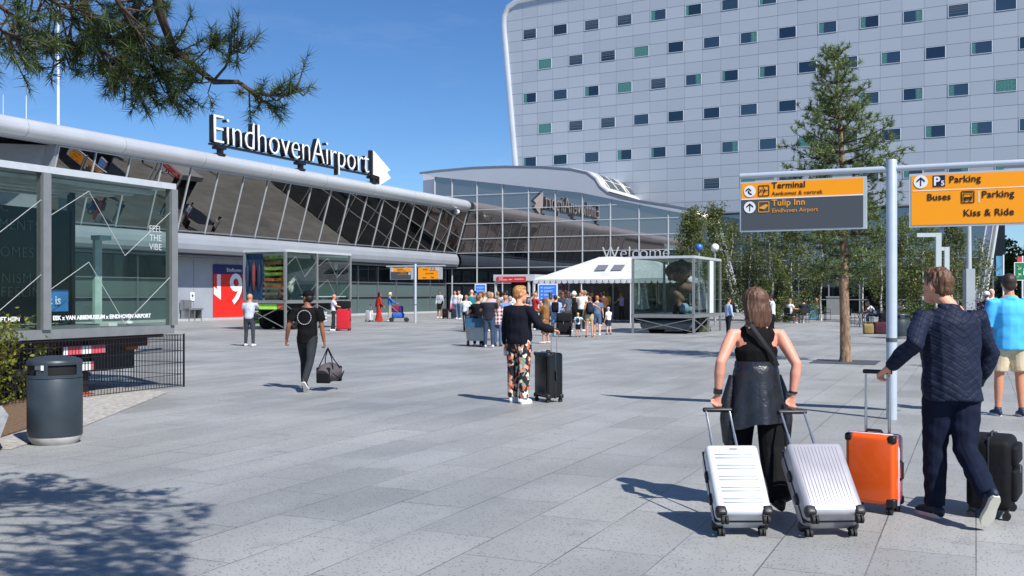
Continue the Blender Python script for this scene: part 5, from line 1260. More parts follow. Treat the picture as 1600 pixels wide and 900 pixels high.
# ---------------------------------------------------------------- luggage
def suitcase(label, loc, rz, W, Dp, Hh, kind, shellm, tilt=0., handle=0., trim='1A1B1E', group=None, accent=None, wheel=True, name='suitcase'):
    r = thing(name, label, 'suitcase', loc, rz, group, rx=-tilt)
    tm_ = plastic(trim, .45); y0 = -(Dp/2-.03) if tilt else 0.; wz = .065
    cz = wz+Hh/2
    t = MB(); t.rbox((0, y0, cz), (W/2, Dp/2, Hh/2), min(W, Dp)*.17 if kind != 'soft' else .05, 4); sh = t.build('shell', shellm, r)
    t = MB(); q = .006 if kind != 'soft' else .004
    t.rbox((0, y0+.0, cz), (W/2+q, .010, Hh/2+q), .008, 2); t.build('zip_band', mat('zip', accent or trim, .45, var=.04), r)
    if accent:
        t = MB(); t.rbox((0, y0-.016, cz), (W/2+.005, .005, Hh/2+.005), .003, 1); t.build('zip_band', mat('zip', 'E9E6EE', .45, var=.04), r)
    if kind == 'hribs':
        t = MB()
        for z in (.14, .19, .30, .35, .46, .51, .62, .67, .78, .83): t.rbox((0, y0-Dp/2-.0005, wz+Hh*z), (W/2-.05, .0035, .0045), .003, 2)
        t.build('ribs', mat('rib', '8E979F', .4), sh)  # grey colour of these strips stands for shade in the shell's grooves
        t = MB(); t.box(-.02, .03, y0-Dp/2-.003, y0-Dp/2-.001, wz+Hh*.90, wz+Hh*.925); t.build('badge', mat('badge', '8A8E90', .3), sh)
    if kind == 'vribs':
        t = MB()
        for i in range(13): x_ = -W/2+.05+(W-.10)*i/12; t.rbox((x_, y0-Dp/2-.0005, cz), (.0100, .0028, Hh/2-.045), .0025, 3)
        t.build('ribs', shellm, sh)
    if kind == 'soft':
        for z, h_ in ((.35, .22), (.76, .14)):
            t = MB(); t.rbox((0, y0-Dp/2-.012, wz+Hh*z), (W/2-.05, .025, Hh*h_), .018, 3); t.build('pocket', shellm, sh)
        t = MB(); t.box(-.01, .01, y0-Dp/2-.042, y0-Dp/2-.036, wz+Hh*.5, wz+Hh*.62); t.box(W/2-.005, W/2+.012, y0-.05, y0-.035, wz+Hh*.52, wz+Hh*.66); t.build('zip_pull', metal('A8ABAE', .3), sh)
        for zz in (.2, .78):
            t = MB(); t.tube([(W/2+.003, y0-.08, wz+Hh*zz), (W/2+.014, y0, wz+Hh*zz+.004), (W/2+.003, y0+.08, wz+Hh*zz)], .008, 6); t.build('side_seam', plastic('2A2C2F', .5), sh)
    if kind in ('hribs', 'vribs', 'plain'):
        for sx in (-1, 1):
            for sy in (-1, 1):
                t = MB(); t.rbox((sx*(W/2-.030), y0+sy*(Dp/2-.028), wz+.024), (.036, .034, .034), .020, 3); t.build('corner_guard', tm_, r)
        if kind == 'plain':
            for sx in (-1, 1):
                t = MB(); t.rbox((sx*(W/2-.026), y0-(Dp/2-.024), wz+Hh-.026), (.030, .028, .030), .018, 3); t.build('corner_guard', tm_, r)
        for zz in (.62, .3):
            t = MB(); t.rbox((-W/2-.008, y0-.01, wz+Hh*zz), (.010, .022, .035), .006, 2); t.build('latch', tm_, r)
    for sx in (-1, 1) if wheel else ():
        for sy in (-1, 1):
            cx, cy = sx*(W/2-.045), y0+sy*(Dp/2-.03)
            t = MB(); t.box(cx-.016, cx+.016, cy-.014, cy+.014, .035, wz+.012); fk = t.build('wheel_fork', tm_, r)
            for o_ in (-.013, .013):
                t = MB(); t.tube([(cx+o_-.008, cy, .028), (cx+o_+.008, cy, .028)], .028, 14); t.build('wheel', mat('rubber', '1C1D1F', .7), fk)
    t = MB(); t.tube([(-.06, y0, wz+Hh+.002), (-.05, y0, wz+Hh+.022), (.05, y0, wz+Hh+.022), (.06, y0, wz+Hh+.002)], .011, 8); t.build('top_handle', tm_, r)
    t = MB(); t.tube([(W/2+.002, y0, cz-.07), (W/2+.022, y0, cz-.055), (W/2+.022, y0, cz+.055), (W/2+.002, y0, cz+.07)], .010, 8); t.build('side_handle', tm_, r)
    if handle:
        hy = y0+Dp/2-.035; hw = min(.085, W*.24); zt = wz+Hh+handle
        pm_ = metal('D4D7DA' if kind != 'soft' else '8E8A86', .28)
        for s_ in (-1, 1):
            t = MB(); t.tube([(s_*hw, hy, wz+Hh-.03), (s_*hw, hy, wz+Hh+handle*.5), (s_*hw, hy, wz+Hh+handle*.5+.001), (s_*hw, hy, zt)], [.0105, .0105, .008, .008], 8); t.build('handle_pole', pm_, r)
        t = MB(); t.rbox((0, hy, zt+.006), (hw+.022, .014, .016), .010, 3); t.build('grip', tm_, r)
    return r
def backpack(label, P, col, s_=1., up=.30, shape=(.14, .085, .21)):
    o = P['o']; k = P['k']; base = P['pel']+P['U']*(up*k)-P['F']*((.125+shape[1])*k)
    M_ = o.rotation_euler.to_matrix(); wp = Vector(o.location)+M_ @ base
    r = thing('backpack', label, 'backpack', tuple(wp), o.rotation_euler.z)
    m_ = cloth(col)
    t = MB(); t.rbox((0, 0, 0), tuple(x_*k*s_ for x_ in shape), .055*k, 4); t.build('bag_body', m_, r)
    t = MB(); t.rbox((0, -shape[1]*k*s_, -.06*k), (shape[0]*.75*k, .03*k, .10*k), .025*k, 3); t.build('pocket', m_, r)
    for sx in (-1, 1):
        t = MB(); t.tube([(sx*.09*k, .06*k, -.17*k), (sx*.12*k, .12*k, .0), (sx*.11*k, .17*k, .19*k), (sx*.09*k, .06*k, .20*k)], [(.02*k, .006*k)]*4, 6, side=(1, 0, 0)); t.build('strap', m_, r)
    return r
def shoulder_bag(label, P, col, side=1, z=.0, fwd=-.05, s_=(.05, .12, .10), strap=True):
    o = P['o']; k = P['k']; base = P['pel']+P['U']*(z*k)+P['X']*side*.2*k+P['F']*fwd*k
    wp = Vector(o.location)+o.rotation_euler.to_matrix() @ base; r = thing('shoulder_bag', label, 'bag', tuple(wp), o.rotation_euler.z)
    t = MB(); t.rbox((0, 0, 0), tuple(x_*k for x_ in s_), .03*k, 3); t.build('bag_body', cloth(col), r)
    if strap:
        sh = P['shc']-P['X']*side*.10*k+P['U']*.04*k-base
        for dy in (-.12, .12):
            t = MB(); t.tube([(0, dy*.5*k, s_[2]*k), (sh*.5+Vector((0, dy*1.05*k, 0))), sh+Vector((0, dy*.2*k, 0))], [(.014*k, .004*k)]*3, 6); t.build('strap', cloth(col), r)
    return r
# ---------------------------------------------------------------- foreground travellers
W2L = lambda x, y, yaw, p: Matrix.Rotation(-R(yaw), 3, 'Z') @ (Vector(p)-Vector((x, y, 0)))
# --- woman with two suitcases
wx, wy, wyaw = 1.80, 7.55, 4
def leather():
    b = NB('leather'); f = b.noise(7, None, 4); b.l(b.ramp(f, [(.3, (.006, .007, .010)), (.7, (.014, .015, .02))]), b.b.inputs['Base Color']); b.set(Roughness=.36); b.b.inputs['Specular IOR Level'].default_value = .7
    b.bump(b.noise(13, None, 4, .6), .55, .02); return b.m
def hairpost(amp):
    def f(co, n): return co+n*(amp*noise.noise(Vector((co.x*60, co.y*60, co.z*9)))-(.002))
    return f
def wide(co, n):
    return co+n*(.010*noise.noise(Vector((co.x*18, co.y*18, co.z*3))))
lh = at(1122, 634, 7.42); rh = at(1239, 636, 7.42)
W1 = person('woman in black tank top with dark brown bob pulling two suitcases', wx, wy, wyaw, 1.62, dict(fem=True, vox=.008, top='tank', topcol='0B0B0D', topname='tank_top', bot='trousers', botcol='101013', flare=.055, botpost=wide,
    armL=(W2L(wx, wy, wyaw, lh)+Vector((0, .015, .075)), Vector((-.5, -.6, 0))), armR=(W2L(wx, wy, wyaw, rh)+Vector((0, .015, .075)), Vector((.5, -.6, 0))), palmL=(0, -1, 0), palmR=(0, -1, 0), grip=70,
    hair='bob', haircol='573B29', hy=14, hp=-4, legs=((12, 8), (-10, 14)), skin='D4957E', shoe='1A1A1C', hem=.02, armfat=1.14, fat=1.06, sw=1.1, loose=.01, hairpost=hairpost(.008), headfwd=.03))
wo = W1['o']; k = W1['k']; pel = W1['pel']
# leather jacket tied round the waist (worn clothing)
t = MB(); n = 40; rows = 9; zt, zb = 1.065, .645; i0 = len(t.v)
for j in range(rows+1):
    f = j/rows; 
    for q_ in range(n):
        a = 2*math.pi*q_/n; fold = math.sin(a*7+1.1*math.sin(a*2))*.018*f+math.sin(a*13+2)*.007*f
        w_ = .152+.075*f**.9+fold; d_ = .122+.075*f+fold*.8; z = zt+(zb-zt)*f-(.05*max(0, math.sin(a*2+.5)) if j == rows else 0)
        if f < .16: w_ += .012*math.sin(f/.16*math.pi); d_ += .012*math.sin(f/.16*math.pi)
        t.v.append((w_*math.cos(a), d_*math.sin(a)-.005+.01*f, z))
for j in range(rows):
    for q_ in range(n): a = j*n+q_; b = j*n+(q_+1) % n; t.f.append((a, b, b+n, a+n)); t.sm.append(True)
jk = t.build('tied_jacket', leather(), wo, fix=True, sharp=0); sm_ = jk.modifiers.new('s', 'SUBSURF'); sm_.levels = 1; sm_.render_levels = 1
lm = leather()
for sx, y_ in ((-1, .02), (1, .03)):
    t = MB(); t.tube([(sx*.17, y_, .98), (sx*.215, y_-.02, .80), (sx*.225, y_-.03, .66), (sx*.215, y_-.04, .50), (sx*.205, y_-.04, .46)], [(.03, .03), (.045, .05), (.05, .05), (.045, .04), (.02, .03)], 10); t.build('jacket_sleeve', lm, wo)
t = MB(); t.tube([(0, 0, 1.05), (0, 0, 1.09)], [(.162, .13), (.155, .124)], 32, side=(1, 0, 0)); t.build('jacket_waistband', lm, wo)
t = MB(); t.tube([(-.088, -.035, 1.405), (-.075, -.115, 1.36), (.0, -.142, 1.25), (.09, -.136, 1.13), (.13, -.10, 1.06)], [(.003, .015)]*5, 6, side=(0, 1, 0)); t.build('bag_strap', mat('strap', '17191D', .6), wo)
HRm = W1['HR']; hd = W1['hd']
cm_ = MB()
for q_ in range(4): c = hd+HRm @ Vector((.062+.011*q_, -.055+.008*q_, .062-.004*q_)); cm_.obox(c, (.0035, .010, .042), HRm @ Matrix.Rotation(R(-24), 3, 'Y'))
cm_.build('hair_clip', plastic('16161A', .25), wo); cm_ = MB()
for q_ in range(3): c = hd+HRm @ Vector((.0685+.011*q_, -.058+.008*q_, .062-.004*q_)); cm_.obox(c, (.0015, .010, .040), HRm @ Matrix.Rotation(R(-24), 3, 'Y'))
cm_.build('hair_clip', plastic('D8CDBB', .3), wo)
for (s_, sh, el, wr, d), nm, c, w_ in zip(W1['arms'], ('watch', 'bracelet'), ('17181B', '1C1618'), (.018, .008)):
    t = MB(); t.tube([wr-d*(.03+w_), wr-d*(.03-w_)], .0325, 16); o = t.build(nm, plastic(c, .4), wo)
    if nm == 'watch': t = MB(); t.obox(wr-d*.03+Vector((-.018, -.028, 0)), (.018, .007, .018)); t.build('watch_face', plastic('0A0A0C', .1), o)
def pulled(label, px, py, hpx, hpy, W, Dp, Hh, kind, m_, **kw):
    b0 = gd(px, py); hp_ = at(hpx, hpy, 7.42); v = hp_-b0; L_ = v.length; th = math.asin(min(1, math.sqrt(v.x**2+v.y**2)/L_)); rz = math.atan2(-v.x, v.y)
    return suitcase(label, tuple(b0), rz, W, Dp, Hh, kind, m_, tilt=th, handle=max(.15, L_-.065-Hh), **kw)
whites = mat('shell', (.60, .62, .645), .28, var=.02, coat=.4); silv = mat('shell', 'B4B2B8', .33, metal=.35, var=.06, coat=.2)
pulled('white hard suitcase with horizontal ridges pulled in her left hand', 1160, 838, 1121, 642, .36, .21, .55, 'hribs', whites)
pulled('silver suitcase with fine lengthwise ribs pulled in her right hand', 1300, 839, 1238, 645, .385, .22, .57, 'vribs', silv, trim='2A2B2E')

# --- young man in the quilted jacket
jx, jy, jyaw = 3.10, 7.22, 5
def quilt():
    b = NB('quilted_nylon'); sx = b.n('ShaderNodeSeparateXYZ'); b.l(b.coord(), sx.inputs[0]); ax = b.math('ABSOLUTE', b.math('ADD', sx.outputs[0], -.02))
    p1 = b.math('ABSOLUTE', b.math('SINE', b.math('MULTIPLY', b.math('SUBTRACT', sx.outputs[2], b.math('MULTIPLY', ax, .62)), 62.)))
    p2 = b.math('ABSOLUTE', b.math('SINE', b.math('MULTIPLY', b.math('ADD', sx.outputs[2], b.math('MULTIPLY', ax, 1.25)), 38.)))
    h_ = b.math('MINIMUM', b.math('POWER', p1, .4), b.math('ADD', b.math('POWER', p2, .35), .12))
    nzz = b.noise(20, None, 3); hh = b.math('ADD', h_, b.math('MULTIPLY', nzz, .5)); b.bump(hh, .55, .008)
    b.l(b.mix(b.ramp(h_, [(.35, 0.), (.6, 1.)]), (.006, .008, .018), (.013, .019, .042)), b.b.inputs['Base Color']); b.set(Roughness=.62); b.b.inputs['Specular IOR Level'].default_value = .16; return b.m
def jacketpost(co, n):
    ax = abs(co.x-.02); s_ = abs(math.sin((co.z-ax*.62)*58/1.0)); return co+n*(.0022*(s_**.5-.6)+.016*noise.noise(co*6)+.006*noise.noise(co*17))
lhand = at(1380, 578, 7.22)
lt = W2L(jx, jy, jyaw, lhand)
J1 = person('young man in navy quilted jacket, one heel raised, holding the orange suitcase', jx, jy, jyaw, 1.77, dict(vox=.008, top='long', topname='quilted_jacket', topmat=quilt(), toppost=jacketpost, loose=.046, slv_l=.45, hem=-.12, collar=True, headx=-.05, bot='trousers', botcol='10182C', botname='jeans',
    armL=(lt+Vector((.03, -.02, .02)), Vector((-.5, -.6, -.6))), armR=(Vector((.27, .16, .92)), Vector((1, -.25, .1))), palmL=(0, 0, -1), grip=60, hair='short', haircol='5C4029', hy=28, hp=4, legs=((8, 8, 0, None, 14), (-12, 38, -5, -62, -10)), skin='DDA083', shoe='1B2438', sole='D9D4C4',
    flare=.0, bw=.014, fatb=1.06, botpost=nz(13, .012), hairpost=hairpost(.012), tsm=1, headfwd=.045, lean=4, sw=1.05))
ob = gd(1366, 798)
suitcase('orange upright suitcase with black corners and a white and purple zip', (ob.x, ob.y, 0), R(-38), .36, .21, .50, 'plain', mat('shell', 'EA5A10', .3, var=.03, coat=.4), handle=.44, accent='5A4A9A')
bb_ = gd(1548, 803)
suitcase('black soft suitcase half behind the young man', (bb_.x+.01, bb_.y, 0), R(58), .46, .29, .50, 'soft', cloth('121315', .7), handle=.33)

# --- man in the turquoise shirt
bx = at(1578, 460, 13.3)
shirt_b = mat('linen', '4FB4EE', .8, var=.08, nscale=4, bump=.5, bscale=9, spec=.2)
B1 = person('man in turquoise shirt and beige shorts standing at the right edge', bx.x, 13.3, -6, 1.84, dict(vox=.011, top='roll', topmat=shirt_b, loose=.03, hem=-.12, collar=True, bot='shorts', botcol='CDBD9E', slen=.86, armL=(2, 10, 18), armR=(8, 10, 30), hair='short', haircol='31241C', legs=((3, 3, 4), (-2, 3, 3)), skin='C98B6C', shoe='24304E', sole='E4E4E4', fat=1.12, toppost=nz(7, .014), sw=1.08, hy=-8))

# --- woman in floral trousers
fx, fy, fyaw = .10, 14.9, -34
def floral():
    b = NB('floral_print'); v = b.n('ShaderNodeTexVoronoi'); v.inputs['Scale'].default_value = 26; mp = b.n('ShaderNodeMapping'); mp.inputs['Scale'].default_value = (1, 1, .7); b.l(b.coord(), mp.inputs[0])
    ad = b.n('ShaderNodeVectorMath', operation='ADD'); nn_ = b.n('ShaderNodeTexNoise'); nn_.inputs['Scale'].default_value = 12; b.l(mp.outputs[0], nn_.inputs['Vector']); sc2 = b.n('ShaderNodeVectorMath', operation='SCALE'); sc2.inputs['Scale'].default_value = .09; b.l(nn_.outputs['Color'], sc2.inputs[0]); b.l(mp.outputs[0], ad.inputs[0]); b.l(sc2.outputs[0], ad.inputs[1]); b.l(ad.outputs[0], v.inputs['Vector'])
    sx = b.n('ShaderNodeSeparateColor'); b.l(v.outputs['Color'], sx.inputs[0])
    b.l(b.ramp(sx.outputs[0], [(0, lin('15171A')), (.28, lin('D8673F')), (.42, lin('EADFD0')), (.58, lin('20242A')), (.72, lin('7E9C8C')), (.82, lin('E9A48A')), (.92, lin('2B2D2E'))], 'CONSTANT'), b.b.inputs['Base Color']); b.set(Roughness=.8); return b.m
fh = at(867, 519, 14.85)
F1 = person('woman in navy top and bright floral trousers, hand on the tall black suitcase', fx, fy, fyaw, 1.70, dict(fem=True, vox=.011, top='long', topcol='10131E', topname='blouse', loose=.04, hem=-.06, bot='trousers', botmat=floral(), flare=.006, bw=.016, armR=(W2L(fx, fy, fyaw, fh)+Vector((-.01, -.02, .03)), Vector((.3, -.5, -.8))), armL=(0, 10, 10), palmR=(0, 0, -1),
    hair='short', haircol='A8763C', hy=-46, skin='D89A78', shoe='E9E9EA', sole='F2F2F2', legs=((2, 2, 3), (-2, 2, 2)), toppost=nz(9, .014), hairpost=nz(22, .006), sw=1.1, fat=1.08))
hb_ = W1 and Vector(F1['arms'][0][3]); t = MB(); t.tube([(0, 0, -.06), (0, 0, .06)], [.03, .033], 12); o = t.build('drink_cup', mat('cup', 'C8CCD4', .4)); o.location = Vector((fx, fy, 0))+Matrix.Rotation(R(fyaw), 3, 'Z') @ (hb_+F1['arms'][0][4]*.11); tag(o, 'small pale cup in the hand of the woman in floral trousers', 'cup')
cb_ = gd(857, 627); suitcase('tall black hard suitcase beside the woman in floral trousers', (cb_.x, cb_.y, 0), R(-62), .42, .27, .66, 'plain', plastic('0E0F11', .25), handle=.33, trim='232427')

# --- man in the black tee with the holdall
tx, ty, tyaw = -3.38, 16.9, -8
T1 = person('man in black tee with ring print and black cap walking away with a grey holdall', tx, ty, tyaw, 1.66, dict(vox=.011, top='short', topcol='0C0C0E', topname='tee', loose=.024, hem=-.10, bot='trousers', botcol='2B2E33', botname='jeans', armL=(-8, 22, 26), armR=(4, 9, 4), hair='cap', hatcol='0D0D10', haircol='140F0C', hy=62, legs=((20, 18, 2), (-22, 22, 2, -42)), skin='8A5A42', shoe='2A2220', sole='DAD6D0', toppost=nz(9, .012), sw=1.12, fat=1.02))
t = MB()
for i in range(26):
    a = 2*math.pi*i/26; c = Vector((.115*math.cos(a), 0, .115*math.sin(a))); t.obox(c, (.008, .0025, .006), Matrix.Rotation(-a+math.pi/2, 3, 'Y'))
pr = t.build('ring_print', mat('print', 'B9BDC2', .7, var=0), T1['o']); pr.location = T1['chest']+T1['U']*.02-T1['F']*.142
hw_ = Vector((tx, ty, 0))+Matrix.Rotation(R(tyaw), 3, 'Z') @ (T1['arms'][1][3]+T1['arms'][1][4]*.10)
r = thing('holdall', 'grey and black holdall carried by the man in black tee', 'bag', (hw_.x+.07, hw_.y, hw_.z-.42), R(75))
t = MB(); t.tube([(-.24, 0, -.02), (-.21, 0, 0), (0, 0, .015), (.21, 0, 0), (.24, 0, -.02)], [(.11, .10), (.135, .15), (.145, .165), (.135, .15), (.11, .10)], 16, side=(0, 1, 0)); t.build('bag_body', cloth('5A5458'), r)
for x_ in (-.24, .24): t = MB(); t.rbox((x_*.93, 0, -.02), (.03, .12, .13), .02, 3); t.build('end_panel', cloth('1A1A1D'), r)
for y_ in (-.09, .09):
    t = MB(); hz_ = .42; t.tube([(-.14, y_*1.5, .08), (-.07, y_*.8, .26), (-.07, -.0, hz_-.01), (-.05, 0, hz_), (.0, y_*.8, .24), (.13, y_*1.5, .08)], .009, 6); t.build('carry_strap', cloth('151517'), r)
t = MB(); t.tube([(-.22, -.16, .02), (0, -.2, -.1), (.22, -.16, .02)], [(.012, .004)]*3, 6); t.build('shoulder_strap', cloth('151517'), r)

# ---------------------------------------------------------------- people across the plaza
GRP = 'travellers across the plaza'
def far(px, py, hpx, yaw, label, **kw):
    p = gd(px, py); h = hpx*p.y/1600; kw.setdefault('vox', .022 if h > 1.3 else .017); return person(label, p.x, p.y, yaw, h, kw, GRP)
def at_hand(Pn, idx, off=(0, 0, 0)):
    o = Pn['o']; return Vector(o.location)+o.rotation_euler.to_matrix() @ (Pn['arms'][idx][3]+Vector(off))
SK = ['D9A384', 'C58E70', 'E0AE92', '9A6A4E', 'B98062']
CL = (58, 6, 75, 35)   # arm folded in front
a = far(390, 541, 82, -8, 'man in grey tee and dark joggers with a crossbody strap, before the middle container', topcol='B4BAC4', botcol='3A3D44', shoe='F0F0F0', hair='bald', skin='C98868', armR=CL, armL=(10, 8, 40), hy=-30, fat=1.1, legs=((3, 3, 5), (-2, 3, 5)))
shoulder_bag('small dark crossbody bag on the man in grey tee', a, '1E2228', 1, .03, .05)
a = far(521, 517, 57, -75, 'man in white printed tee standing behind the red suitcase', topcol='E4E0EA', botcol='2B2D32', shoe='F2F2F2', hair='bald', skin='C98868', armR=(35, 6, 50), armL=(35, 6, 50))
p = gd(537, 517); suitcase('bright red suitcase with a black bag on top', (p.x, p.y, 0), R(-8), .58, .32, .88, 'plain', mat('shell', 'C81F2C', .35, var=.04), handle=0)
p = gd(537, 517); r = thing('travel_bag', 'black travel bag lying on top of the red suitcase', 'bag', (p.x, p.y, .965)); t = MB(); t.rbox((0, 0, .17), (.30, .15, .165), .06, 3); t.build('bag_body', cloth('17181C'), r); t = MB(); t.tube([(-.1, -.1, .32), (-.08, -.1, .42), (.08, -.1, .42), (.1, -.1, .32)], .012, 6); t.build('handle', cloth('17181C'), r)
a = far(592, 503, 46, -62, 'woman in long red dress walking right, dark headscarf', fem=True, top='long', topcol='B0302A', bot='dress', botcol='B0302A', skirtz=.06, skirtw=.30, hair='hijab', hatcol='2A1A1A', armR=(10, 8, 30), armL=(-15, 8, 10), loose=.03)
shoulder_bag('black bag on the arm of the woman in the red dress', a, '17161A', 1, .05, .1)
p = gd(577, 503); suitcase('white suitcase trailing behind the woman in the red dress', (p.x, p.y, 0), R(-40), .42, .26, .6, 'plain', whites, handle=.3)
far(609, 502, 45, -80, 'blonde woman in blue jacket pushing the buggy', fem=True, top='long', topcol='3C6CB4', bot='trousers', botcol='A8A49C', hair='short', haircol='E0D2B0', armR=(40, 6, 30), armL=(40, 6, 30))
p = gd(622, 503); r = thing('buggy', 'loaded blue and purple buggy in front of the blonde woman', 'buggy', (p.x, p.y, 0), R(-80))
t = MB(); t.tube([(-.2, -.5, 1.0), (-.2, .1, .45), (-.2, .45, .15)], .02, 6); t.tube([(.2, -.5, 1.0), (.2, .1, .45), (.2, .45, .15)], .02, 6); t.tube([(-.2, -.5, 1.0), (.2, -.5, 1.0)], .02, 6); t.tube([(-.2, .2, .45), (-.2, -.35, .15)], .02, 6); t.tube([(.2, .2, .45), (.2, -.35, .15)], .02, 6); t.build('frame', metal('7A7F86'), r)
t = MB(); t.rbox((0, 0, .38), (.22, .35, .16), .08, 3); t.build('seat', cloth('2F5FB0'), r); t = MB(); t.rbox((0, -.15, .75), (.2, .2, .2), .08, 3); t.build('hood', cloth('7A2440'), r); t = MB(); t.rbox((0, .15, .72), (.16, .14, .2), .08, 3); t.build('blanket', cloth('3A2A66'), r)
for x_ in (-.24, .24):
    for y_ in (-.38, .48): t = MB(); t.tube([(x_-.02, y_, .13), (x_+.02, y_, .13)], .13, 14); t.build('wheel', mat('rubber', '1C1D1F', .7), r)
a = far(641, 487, 35, 150, 'woman in black top and pale jeans facing the plaza with a light blue bag', fem=True, top='short', topcol='1A1A1E', botcol='A9BACB', hair='long', haircol='1E1714', shoe='F0F0F0', armL=(40, 20, 60))
shoulder_bag('light blue bag on the woman in black top and pale jeans', a, '5AAED0', -1, .0, .1, (.07, .16, .2))
a = far(653, 487, 36, 175, 'man in beige shirt with white cap right beside the far sign pole', top='roll', topcol='B4AEA0', bot='shorts', botcol='8A8474', hair='cap', hatcol='E8E8E8', armR=(20, 8, 50))
p = gd(668, 486); person('person in dark clothes seated on the ledge, leaning forward', p.x, p.y, 160, 1.7, dict(vox=.022, seat=.42, legs=((80, 85), (82, 80)), lean=28, top='long', topcol='1E2026', botcol='15161A', hair='short', haircol='5A3A28', armL=(60, 4, 80), armR=(60, 4, 80)), GRP)
r = thing('ledge_block', 'low stone ledge carrying the seated person by the glass', 'bench', (p.x, p.y+.05, 0), R(-24)); t = MB(); t.box(-.6, .6, -.2, .25, .36, .42); t.build('seat', mat('stone', (.42, .43, .44), .8), r)
for x_ in (-.5, .5): t = MB(); t.box(x_-.06, x_+.06, -.15, .2, 0, .36); t.build('leg', mat('stone', (.42, .43, .44), .8), r)
a = far(687, 497, 43, 178, 'woman in black dress with open grey cardigan and white sneakers', fem=True, top='long', topcol='A6ABB0', bot='skirt', botcol='131316', skirtz=.58, skirtw=.17, hair='bun', haircol='17120F', skin='9A6A4E', shoe='F4F4F4')
shoulder_bag('black handbag on the woman in the black dress', a, '141416', -1, .05, .08)
p = gd(706, 498)
suitcase('dark suitcase standing under the pink coat', (p.x+.15, p.y, 0), R(10), .40, .25, .62, 'plain', plastic('1C1A22', .4), handle=.40)
suitcase('dark suitcase left of the pink coat', (p.x-.42, p.y-.05, 0), R(-10), .38, .24, .58, 'soft', cloth('18181C'), handle=0)
r = thing('pink_coat', 'bright pink coat draped over the suitcase handle', 'coat', (p.x+.15, p.y-.02, .72)); t = MB(); t.tube([(0, .08, 0), (0, .08, .3), (0, .09, .42), (0, .09, .46)], [(.20, .10), (.22, .12), (.2, .1), (.08, .05)], 12, side=(1, 0, 0)); t.tube([(-.18, .06, .35), (-.24, .0, .05), (-.22, 0, -.12)], [.06, .06, .04], 8); t.tube([(.18, .06, .35), (.24, .0, .05), (.22, 0, -.12)], [.06, .06, .04], 8)
grow(t, 'coat_body', cloth('F06FA8'), r, .02, 2)
far(718, 499, 46, 140, 'woman in white top and blue jeans with very long black hair', fem=True, topcol='E9E9EC', botcol='5C7690', hair='long', hlen=.35, haircol='121014', shoe='F4F4F4', armR=CL, armL=(20, 8, 60, 20))
far(711, 498, 44, 170, 'person in pale blue shirt just behind the woman with long black hair', topcol='B7C4D2', botcol='5A6E86', hair='short', haircol='1C1714', shoe='F0F0F0', top='long')
# trolley group
def trolley(px, py, yaw, label, s_=1.):
    p = gd(px, py); r = thing('luggage_trolley', label, 'luggage trolley', (p.x, p.y, 0), R(yaw)); m_ = metal('A4A8AC', .3)
    for x_ in (-.28, .28):
        t = MB(); t.tube([(x_, -.45, .95*s_), (x_, -.42, .9), (x_, -.1, .22), (x_, .55, .16)], .018, 8); t.build('side_rail', m_, r)
    t = MB(); t.tube([(-.28, -.45, .96*s_), (.28, -.45, .96*s_)], .024, 8); t.build('push_bar', plastic('1C1E22'), r)
    t = MB(); t.box(-.27, .27, -.12, .5, .17, .2); t.box(-.27, .27, -.16, -.13, .2, .62); t.build('platform', m_, r)
    t = MB(); t.box(-.25, .25, -.42, -.38, .58, .86); t.build('sign_plate', mat('plate', '2E5A78', .4), r)
    for x_, y_ in ((-.25, -.1), (.25, -.1), (0, .52)): t = MB(); t.tube([(x_-.025, y_, .09), (x_+.025, y_, .09)], .09, 14); t.build('wheel', mat('rubber', '1C1D1F', .7), r)
    return r
trolley(745, 541, -12, 'luggage trolley with a dark blue plate in front of the man in navy jersey'); p = gd(745, 541)
for i, (z, w_, h_, c, lb) in enumerate(((.2, .27, .24, '16181D', 'black case lowest on the luggage trolley'), (.68, .24, .15, '14202E', 'dark bag topmost on the luggage trolley'))):
    r = thing('travel_bag', lb, 'bag', (p.x+.02, p.y+.18, z)); t = MB(); t.rbox((0, 0, h_), (w_, .2, h_), .05, 3); t.build('bag_body', cloth(c), r); t = MB(); t.tube([(-.1, 0, h_*2), (-.08, 0, h_*2+.04), (.08, 0, h_*2+.04), (.1, 0, h_*2)], .012, 6); t.build('handle', cloth(c), r)
a = far(728, 517, 56, -30, 'bald man in white polo leaning on a buggy handle left of the trolley', topcol='F0F0F4', botcol='15161A', hair='bald', skin='B98062', armR=(45, 6, 30), armL=(35, 6, 30), fat=1.15)
p = gd(735, 518); r = thing('travel_bag', 'black and white bag hanging before the bald man in white polo', 'bag', (p.x+.1, p.y, .55), R(-10)); t = MB(); t.rbox((0, 0, .28), (.26, .12, .30), .08, 3); t.build('bag_body', cloth('C9D3DC'), r); t = MB(); t.rbox((.0, -.06, .34), (.19, .08, .2), .07, 3); t.build('bag_flap', cloth('15161A'), r)
suitcase('small black case standing below the bald man in white polo', (p.x-.1, p.y-.3, 0), R(0), .36, .24, .5, 'soft', cloth('15161A'), handle=.3)
def jersey():
    b = NB('jersey'); sx = b.n('ShaderNodeSeparateXYZ'); b.l(b.coord(), sx.inputs[0]); b.l(b.ramp(b.math('DIVIDE', sx.outputs[2], 2.), [(0, lin('141824')), (.67, lin('8E96A8'))], 'CONSTANT'), b.b.inputs['Base Color']); b.set(Roughness=.85); return b.m
a = far(764, 543, 87, 2, 'tall man in navy jersey with grey shoulders and dark jeans, back turned', topmat=jersey(), botcol='3A485C', shoe='E4E4E6', hair='short', haircol='8C765E', armL=(35, 8, 55), armR=(25, 8, 45), fat=1.12, sw=1.1, vox=.018, hem=-.08)
a = far(747, 541, 80, 10, 'person in black tee left of the man in navy jersey', topcol='121317', botcol='1A1B20', hair='short', haircol='6A4A34', armL=(40, 10, 40))
